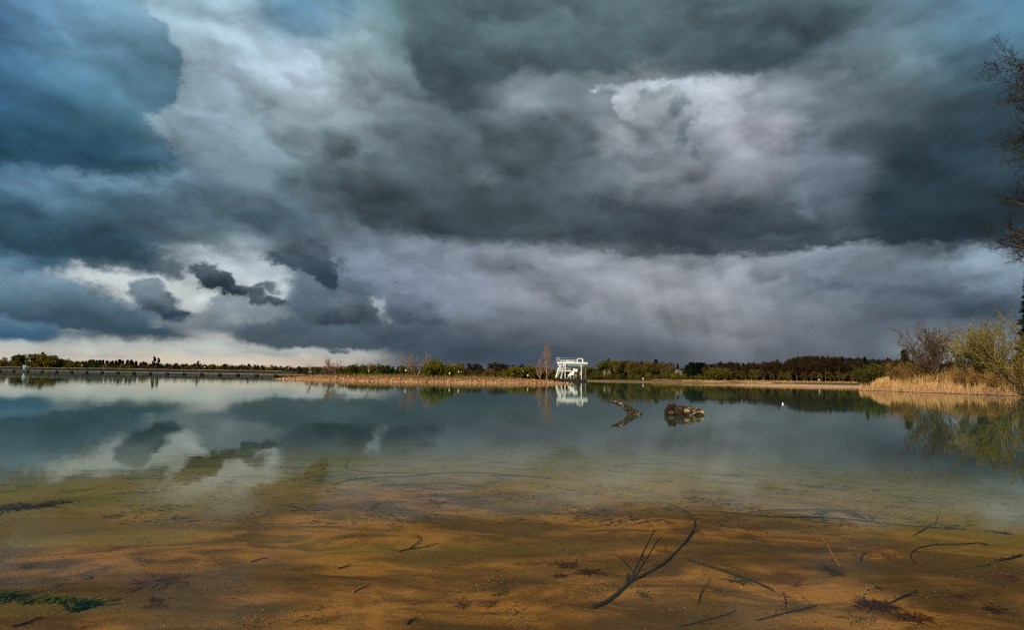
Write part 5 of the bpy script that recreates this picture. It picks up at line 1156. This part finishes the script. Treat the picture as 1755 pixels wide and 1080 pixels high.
TW = [
 ('straight dark stick on the bed right of the large forked branch', [(1181,962),(1215,973),(1260,989),(1290,1001),(1326,1017)], 0.010, 0.006, 'stick', .02),
 ('short thin twig just above the straight dark stick', [(1237,970),(1252,973),(1268,977)], 0.004, 0.003, 'stick', .0),
 ('thin dark twig cut by the bottom edge of the photo, right of centre', [(1165,1076),(1210,1066),(1240,1057),(1261,1049)], 0.005, 0.003, 'stick', .01),
 ('long thin dark stick near the bottom edge pointing up to the right', [(1296,1066),(1330,1057),(1365,1049),(1399,1041)], 0.006, 0.005, 'stick', .01),
 ('pale wavy root strand on the bed right of the forked branch', [(1391,905),(1410,925),(1424,947),(1432,962),(1439,975)], 0.006, 0.004, 'stick_pale', .02),
 ('short upright reddish stick near the bottom right', [(1342,1018),(1344,1030),(1346,1045)], 0.006, 0.005, 'stick_red', .02),
 ('dark stick at the right edge of the bed', [(1707,963),(1730,960),(1752,955)], 0.009, 0.008, 'stick', .02),
 ('short dark twig left of the stick at the right edge', [(1676,972),(1690,971),(1697,967)], 0.006, 0.005, 'stick', .0),
 ('dark stick with a rounded leaf beside it at the lower right', [(1527,1035),(1545,1026),(1571,1018)], 0.007, 0.006, 'stick', .02),
 ('thin bent twig right of the green tuft near the bottom', [(1196,1037),(1202,1018),(1217,996)], 0.0045, 0.003, 'stick', .02),
 ('short pale straw lying on the bed left of centre', [(604,1017),(618,1010),(632,1004)], 0.006, 0.005, 'stick_pale', .01),
 ('small curved dark twig on the bed left of centre', [(683,947),(701,943),(725,940),(751,934)], 0.006, 0.003, 'stick', .01),
 ('short upright curl above the small curved twig', [(701,943),(714,934),(718,927),(713,920)], 0.005, 0.003, 'stick', .03),
 ('thin curved twig below the bright cloud reflection', [(478,867),(500,869),(515,874),(528,881)], 0.006, 0.004, 'stick', .01),
 ('small dark curl at the bottom edge left of centre', [(698,1072),(703,1066),(714,1063)], 0.007, 0.004, 'stick', .01),
 ('tiny dark stick left of the pale straw', [(580,976),(590,974),(600,971)], 0.006, 0.004, 'stick', .01),
 ('short leaning twig in the lower right quarter', [(1474,965),(1476,957),(1484,949)], 0.006, 0.004, 'stick', .03),
 ('large faint arc of thin branch on the bed at the right', [(1572,968),(1562,958),(1564,947),(1580,939),(1610,935),(1645,935),(1680,933)], 0.005, 0.004, 'stick', .01),
 ('dark twig with a pinkish raised tip at the right', [(1566,919),(1585,908),(1597,902)], 0.006, 0.005, 'stick', .02),
 ('pinkish raised tip of wood near the right edge', [(1597,902),(1602,895),(1607,888)], 0.008, 0.007, 'stick_pale', .04),
 ('long thin line of branch far out on the bed left of centre', [(572,832),(600,824),(640,820),(700,818),(760,813),(830,813),(880,817),(945,822)], 0.009, 0.006, 'stick', .02),
 ('curled side branch of drift far out on the bed left of centre', [(760,812),(700,812),(640,811),(598,806),(592,797),(600,788)], 0.006, 0.004, 'stick', .02),
 ('thin dark branch far out running right from the centre', [(1050,800),(1090,796),(1130,796),(1160,795)], 0.009, 0.006, 'stick', .02),
 ('long dark branch line on the bed at the right middle', [(1233,879),(1267,882),(1320,887),(1400,889),(1460,893),(1500,898),(1570,906),(1655,911)], 0.009, 0.005, 'stick', .02),
 ('second long thin twig above the dark branch line at the right middle', [(1300,877),(1360,876),(1440,878),(1475,879)], 0.008, 0.005, 'stick', .03),
 ('pale crossing twig in the twig bundle at the right middle', [(1318,886),(1350,882),(1376,884),(1404,890)], 0.006, 0.004, 'stick_pale', .03),
 ('short dark twig at the left middle of the bed', [(430,965),(445,960),(460,958)], 0.006, 0.004, 'stick', .0),
 ('thin dark twig near the bottom left corner', [(20,1076),(45,1071),(68,1062)], 0.007, 0.005, 'stick', .01),
 ('short black twig left of the reddish dead plant', [(1500,1008),(1505,1010),(1512,1017)], 0.006, 0.004, 'stick', .02),
 ('thin pale stem under the reddish dead plant', [(1490,1073),(1493,1062),(1495,1052)], 0.005, 0.004, 'stick_pale', .01),
 ('pale crooked stem above the reddish dead plant', [(1477,1030),(1480,1020),(1485,1014),(1486,1008)], 0.005, 0.004, 'stick_pale', .03),
 ('thin twig slanting at the lower right of the straight stick', [(1375,1024),(1385,1033),(1396,1041)], 0.004, 0.003, 'stick_red', .01),
]
for lb, P, ra, rb, mt, lf in TW:
    root = empty('sunken_twig', bedpt(*P[0])); tag(root, lb, 'twig'); o0 = Vector(root.location)
    Q = smooth_pts([bedpt(x, y, ra * 0.7 + lf * k / (len(P) - 1)) - o0 + Vector((random.gauss(0, ra * 0.6), random.gauss(0, ra * 0.6), 0)) for k, (x, y) in enumerate(P)])
    n = len(Q); b = MB(); b.tube(Q, [(ra + (rb - ra) * k / (n - 1)) * 1.15 for k in range(n)], 7, wob=0.5)
    k = n // 2; t = (Q[min(k + 2, n - 1)] - Q[k]).normalized(); sdv = t.cross(Vector((0, 0, 1)))
    if (Q[-1] - Q[0]).length > 0.35:
        for kk in (n // 3, (2 * n) // 3):
            s_ = random.choice((-1, 1)); e = Q[kk] + t * 0.09 + sdv * s_ * 0.06 + Vector((0, 0, 0.012)); b.tube([Q[kk], (Q[kk] + e) / 2 + sdv * s_ * 0.006, e], [rb * 0.8, rb * 0.6, rb * 0.3], 5)
    o = b.build('sunken_twig_wood', M[mt], root, True); o.name = 'stem'
# twig bundle: forked, many thin branches
PTB = dict(seg=[4, 4, 3], wig=[0.25, 0.3, 0.3], up=[0.0, 0.0, 0.0], tap=[0.7, 0.8, 0.7], kids=[7, 5], **{'from': [0.05, 0.1]}, ang=[45, 42], len=[0.7, 0.5], shr=[0.3, 0.3], rr=[0.6, 0.6])
def brush(px, py, size, seed, mt, label, stems=3, flat=0.35, rot=0.0, name='twig_bundle', cat='twigs', r0=0.0045):
    out, _ = tree_mesh(seed, PTB, size, r0, lean=(math.cos(rot) * 1.5, math.sin(rot) * 1.5, 0.6), stems=stems, spread=1.2)
    S = np.array([s for l in out for s in l]); S[:, 6:8] = np.maximum(S[:, 6:8], 0.0014); S[:, 2] = np.abs(S[:, 2]) * flat + 0.006; S[:, 5] = np.abs(S[:, 5]) * flat + 0.006
    V, F = seg_mesh(S, 4); o = mesh_from(name, V, F, mt); o.location = bedpt(px, py); return tag(o, label, cat)
brush(1280, 911, 0.30, 1, M['stick_red'], 'tangled reddish twigs just right of the curved branch tip', rot=0.9)
brush(1385, 884, 0.45, 2, M['stick'], 'spread of thin brown twigs at the left end of the long branch line', rot=0.2)
brush(1490, 894, 0.42, 3, M['stick'], 'small dark fan of twigs on the long branch line at the right middle', rot=1.2)
brush(1540, 962, 0.30, 4, M['stick_red'], 'loose brown twig tangle inside the faint arc at the right', rot=2.2)
brush(1420, 975, 0.26, 5, M['stick'], 'dark twig tangle beside the pale wavy root strand', rot=4.0)
brush(1090, 965, 0.16, 6, M['stick_red'], 'fine reddish twigs caught in the fork of the large branch', rot=1.4, r0=0.003)
brush(793, 1046, 0.14, 7, M['stick_red'], 'thin brown weed stem near the bottom left of centre', rot=1.6, r0=0.003)
brush(836, 1044, 0.14, 8, M['stick_red'], 'reddish upright weed stems at the bottom left of centre', rot=1.5, r0=0.003)
brush(1740, 990, 0.24, 9, M['stick_red'], 'faint brown twigs near the right edge of the bed', rot=2.6)
brush(1365, 1008, 0.16, 10, M['stick_red'], 'thin reddish weed stems right of the end of the straight stick', rot=1.8, r0=0.003)
# water plants: rosettes of strap leaves
def leafm(name, cols): return mat_leaf(name, cols, 0.2, 8.0)
M['weed_green'] = leafm('weed_green', [(0.015, 0.028, 0.006), (0.045, 0.07, 0.012), (0.10, 0.12, 0.02)])
M['weed_dead'] = leafm('weed_dead', [(0.035, 0.014, 0.008), (0.08, 0.03, 0.014), (0.15, 0.06, 0.025)])
M['weed_olive'] = leafm('weed_olive', [(0.05, 0.045, 0.01), (0.11, 0.09, 0.02), (0.18, 0.14, 0.04)])
def rosette(px, py, size, n, mt, label, seed, up=0.5, w=0.014, cat='water plant', name='water_plant', spread=0.5):
    r_ = np.random.default_rng(seed); b = MB()
    if 'dead' in mt.name: n = int(n * 2.2); w *= 0.5; spread *= 1.5
    for i in range(n):
        a = r_.uniform(0, 6.283); L = size * r_.uniform(0.5, 1.15); el = r_.uniform(0.15, 1.0) * up; c = np.array([r_.normal(0, size * spread * 0.5), r_.normal(0, size * spread * 0.3), 0])
        d = np.array([math.cos(a), math.sin(a), 0]); s_ = np.array([-math.sin(a), math.cos(a), 0]); V = []
        tw = r_.normal(0, 0.3)
        for k in range(5):
            t = k / 4; q = c + d * L * t * (1 - 0.25 * el) + s_ * tw * L * t * t * 0.5 + np.array([0, 0, L * el * (t - 0.75 * t * t) + 0.004]); ww = w * math.sin(math.pi * (0.12 + 0.84 * t)) * (1 + 0.25 * math.sin(t * 14))
            V += [q - s_ * ww, q + s_ * ww]
        b.add(V, [(2*k, 2*k+1, 2*k+3, 2*k+2) for k in range(4)])
    o = b.build(name, mt); o.location = bedpt(px, py); return tag(o, label, cat)
for i, (px, py, sz, n, mt, lb, up, w) in enumerate([
 (145, 1043, 0.17, 34, 'weed_green', 'large bright green water plant, rightmost of the clump in the bottom left corner', 1.0, 0.014),
 (104, 1034, 0.13, 22, 'weed_green', 'green water plant second from the right in the bottom left clump', 0.8, 0.012),
 (82, 1030, 0.13, 24, 'weed_green', 'green water plant in the middle of the bottom left clump', 0.9, 0.012),
 (48, 1032, 0.11, 20, 'weed_green', 'green water plant second from the left edge in the bottom left clump', 0.8, 0.012),
 (4, 1028, 0.16, 30, 'weed_green', 'dark green water plant cut by the left edge near the bottom', 0.9, 0.014),
 (112, 1002, 0.10, 12, 'weed_olive', 'small faint green plant above the bottom left clump', 0.5, 0.008),
 (150, 993, 0.06, 10, 'weed_green', 'tiny green sprig above and right of the bottom left clump', 0.8, 0.008),
 (45, 975, 0.07, 10, 'weed_green', 'tiny green sprig at the left edge higher up the bed', 0.9, 0.008),
 (188, 1030, 0.08, 8, 'weed_olive', 'thin olive sprig right of the bottom left clump', 1.2, 0.006),
 (268, 1000, 0.22, 34, 'weed_dead', 'dark brown dead weed patch at the lower left', 0.25, 0.012),
 (268, 1030, 0.08, 10, 'weed_dead', 'small brown smudge of weed below the dead weed patch at the lower left', 0.3, 0.010),
 (976, 970, 0.15, 30, 'weed_dead', 'reddish dead weed, left of the two left of the forked branch', 0.35, 0.011),
 (1012, 982, 0.14, 24, 'weed_dead', 'reddish dead weed, right of the two left of the forked branch', 0.35, 0.010),
 (960, 989, 0.08, 14, 'weed_dead', 'small reddish weed tuft below the two dead weeds', 0.4, 0.008),
 (1098, 1024, 0.11, 16, 'weed_olive', 'green grass-like tuft touching the forked branch', 1.1, 0.007),
 (1138, 947, 0.09, 12, 'weed_dead', 'small brown sprig between the arms of the forked branch', 0.7, 0.007),
 (1234, 1013, 0.10, 16, 'weed_olive', 'faint olive tuft below the straight dark stick', 0.5, 0.006),
 (1268, 998, 0.13, 20, 'weed_olive', 'olive weed wrapped round the straight dark stick', 0.4, 0.007),
 (1499, 1040, 0.16, 40, 'weed_dead', 'big rust-red dead rosette plant at the bottom right', 0.8, 0.014),
 (1462, 1062, 0.16, 16, 'weed_olive', 'loose olive grass blades left below the rust-red rosette', 0.9, 0.006),
 (1562, 1062, 0.14, 20, 'weed_dead', 'brown and yellow dead leaves right of the rust-red rosette at the bottom', 0.4, 0.012),
 (1704, 1048, 0.12, 14, 'weed_dead', 'dark dead leaf cluster near the bottom right corner', 0.4, 0.013),
 (1553, 1014, 0.035, 7, 'weed_olive', 'small rounded green leaf at the end of the dark stick lower right', 0.3, 0.018),
 (1716, 914, 0.12, 14, 'weed_dead', 'dark leaf patch at the right edge of the bed', 0.25, 0.013),
 (1690, 935, 0.08, 10, 'weed_olive', 'tiny olive tuft at the right edge of the bed', 0.3, 0.008),
 (1655, 1026, 0.10, 10, 'weed_dead', 'thin brown sprig above the dark leaf cluster at the lower right', 0.6, 0.007),
 (20, 872, 0.42, 30, 'weed_dead', 'long dark weed streak at the left edge below the reflected clouds', 0.12, 0.016),
 (60, 869, 0.30, 24, 'weed_dead', 'dark weed streak second from the left edge below the reflected clouds', 0.12, 0.015),
 (103, 862, 0.28, 20, 'weed_dead', 'reddish weed streak right of the two dark ones at the left edge', 0.12, 0.013),
 (185, 887, 0.16, 12, 'weed_dead', 'small dark weed sliver at the upper left of the bed', 0.12, 0.012),
 (752, 863, 0.18, 14, 'weed_dead', 'small dark weed sliver in the middle of the bed', 0.12, 0.012),
 (1258, 816, 0.30, 20, 'weed_dead', 'dark weed blot far out right of the centre', 0.12, 0.016),
 (858, 1018, 0.10, 12, 'weed_olive', 'dark greenish smudge of weed at the bottom centre left', 0.2, 0.008),
 (264, 1040, 0.09, 8, 'weed_dead', 'faint dark weed shred at the lower left', 0.2, 0.008)]):
    rosette(px, py, sz, n, M[mt], lb, 200 + i, up, w)
# pebbles, shell bits and drifted litter on the bed
def bedscatter(n, y0, y1, power=1.0, x0=-120, x1=1880, dens=None):
    out = []; c = 0
    while c < n:
        px = rng.uniform(x0, x1, n); py = y0 + (y1 - y0) * rng.random(n) ** power
        dz = -0.15; d = [pdir(a_, b_) for a_, b_ in zip(px, py)]; d = np.array(d); t = (dz - H) / d[:, 2]; P = d * t[:, None]; x, y = P[:, 0], P[:, 1]
        z = bed_z(x, y); t = (z - H) / d[:, 2]; x, y = d[:, 0] * t, d[:, 1] * t; z = bed_z(x, y)
        ok = np.ones(n, bool) if dens is None else rng.random(n) < dens(x, y)
        out.append(np.column_stack([x, y, z + 0.002])[ok]); c += ok.sum()
    return np.concatenate(out)[:n]
M['pebble'] = rock_mat('pebble', (0.16, 0.085, 0.035), (0.50, 0.30, 0.14), (0.78, 0.62, 0.40))
M['litter'] = rock_mat('litter', (0.025, 0.018, 0.012), (0.07, 0.045, 0.025), (0.12, 0.08, 0.05))
cl = lambda x, y: np.clip(0.15 + 0.8 * wob(x, y, 1.3, 4) + 0.6 * wob(x, y, 4.1, 8), 0.03, 1) ** 1.5
tag(rock_mesh(7000, lambda n: bedscatter(n, 840, 1100, 0.7, dens=cl), (0.0014, 0.009), 'pebbles', M['pebble'], 0.5), 'pale pebbles and shell bits scattered over the sandy bed', 'pebbles', kind='stuff')
P = bedscatter(4200, 786, 900, 1.0, 200, 1900, dens=lambda x, y: np.clip(0.05 + 0.9 * wob(x, y, 1.9, 2) * (0.5 + wob(x, y, 0.6, 7)), 0.03, 1)); n = len(P)
a = rng.normal(0.15, 0.35, n); L = rng.uniform(0.02, 0.11, n) ; d = np.column_stack([np.cos(a), np.sin(a), 0 * a]) * L[:, None]
V, F = seg_mesh(np.column_stack([P + [0, 0, 0.003], P + d + [0, 0, 0.003], rng.uniform(0.0015, 0.005, n), rng.uniform(0.001, 0.003, n)]), 4)
tag(mesh_from('drift_litter', V, F, M['litter']), 'dark drifted twig and leaf litter in bands over the bed', 'litter', kind='stuff')
P = bedscatter(110, 850, 1090, 0.9, 700, 1900); n = len(P); a = rng.normal(0.3, 0.7, n); L = rng.uniform(0.05, 0.22, n); SS = []
for p_, a_, L_k in zip(P, a, L):
    q_ = p_ + [0, 0, 0.004]; r0_ = rng.uniform(0.0012, 0.0028)
    for k in range(4):
        a_ += rng.normal(0, 0.28); e_ = q_ + np.array([math.cos(a_), math.sin(a_), 0]) * L_k / 4; SS.append([*q_, *e_, r0_ * (1 - k * .2), r0_ * (.8 - k * .2)]); q_ = e_
V, F = seg_mesh(SS, 4); tag(mesh_from('thin_twigs', V, F, M['stick_red']), 'many thin crooked twigs strewn over the near bed on the right', 'twigs', kind='stuff')
P = bedscatter(1500, 850, 1090, 0.9, dens=cl); n = len(P); a = rng.normal(0.3, 0.8, n); L = rng.uniform(0.008, 0.045, n); d = np.column_stack([np.cos(a), np.sin(a), 0 * a]) * L[:, None]
V, F = seg_mesh(np.column_stack([P + [0, 0, 0.003], P + d + [0, 0, 0.003], rng.uniform(0.001, 0.0026, n), rng.uniform(0.0006, 0.002, n)]), 4)
tag(mesh_from('twig_crumbs', V, F, M['litter']), 'tiny dark twig crumbs sprinkled over the near bed', 'litter', kind='stuff')
# ------------------------------------------------------------------ birds
M['bird'] = mat_paint('bird_dark', (0.03, 0.03, 0.035), 0.0, 0.8)
for px, py, lb in ((701, 538, 'left bird of the close pair flying low over the spit'), (705, 537, 'right bird of the close pair flying low over the spit'), (679, 484, 'lone dark bird flying above the close pair'), (1465, 116, 'lone dark bird high up at the right near the bare tree')):
    q = at(px, 120, py=py); r_ = empty('bird', q, rz=random.uniform(-0.6, 0.6)); tag(r_, lb, 'bird')
    b = MB(); b.tube([(0, -0.22, 0), (0, -0.1, 0.01), (0, 0.05, 0.01), (0, 0.2, 0), (0, 0.32, 0)], [0.02, 0.06, 0.07, 0.04, 0.01], 8); b.build('body', M['bird'], r_, True)
    for s_ in (-1, 1):
        b = MB(); w_ = [(0, 0.08, 0.03), (0, -0.10, 0.03), (s_*0.28, -0.02, 0.14), (s_*0.28, 0.12, 0.15), (s_*0.55, 0.0, 0.10), (s_*0.5, -0.06, 0.10)]
        b.add(w_, [(0, 1, 2, 3), (3, 2, 5, 4)]); b.build('wing', M['bird'], r_)
# remove the prototypes
for L in PROTO.values():
    for o in L:
        for c in list(o.children): bpy.data.objects.remove(c)
        bpy.data.objects.remove(o)
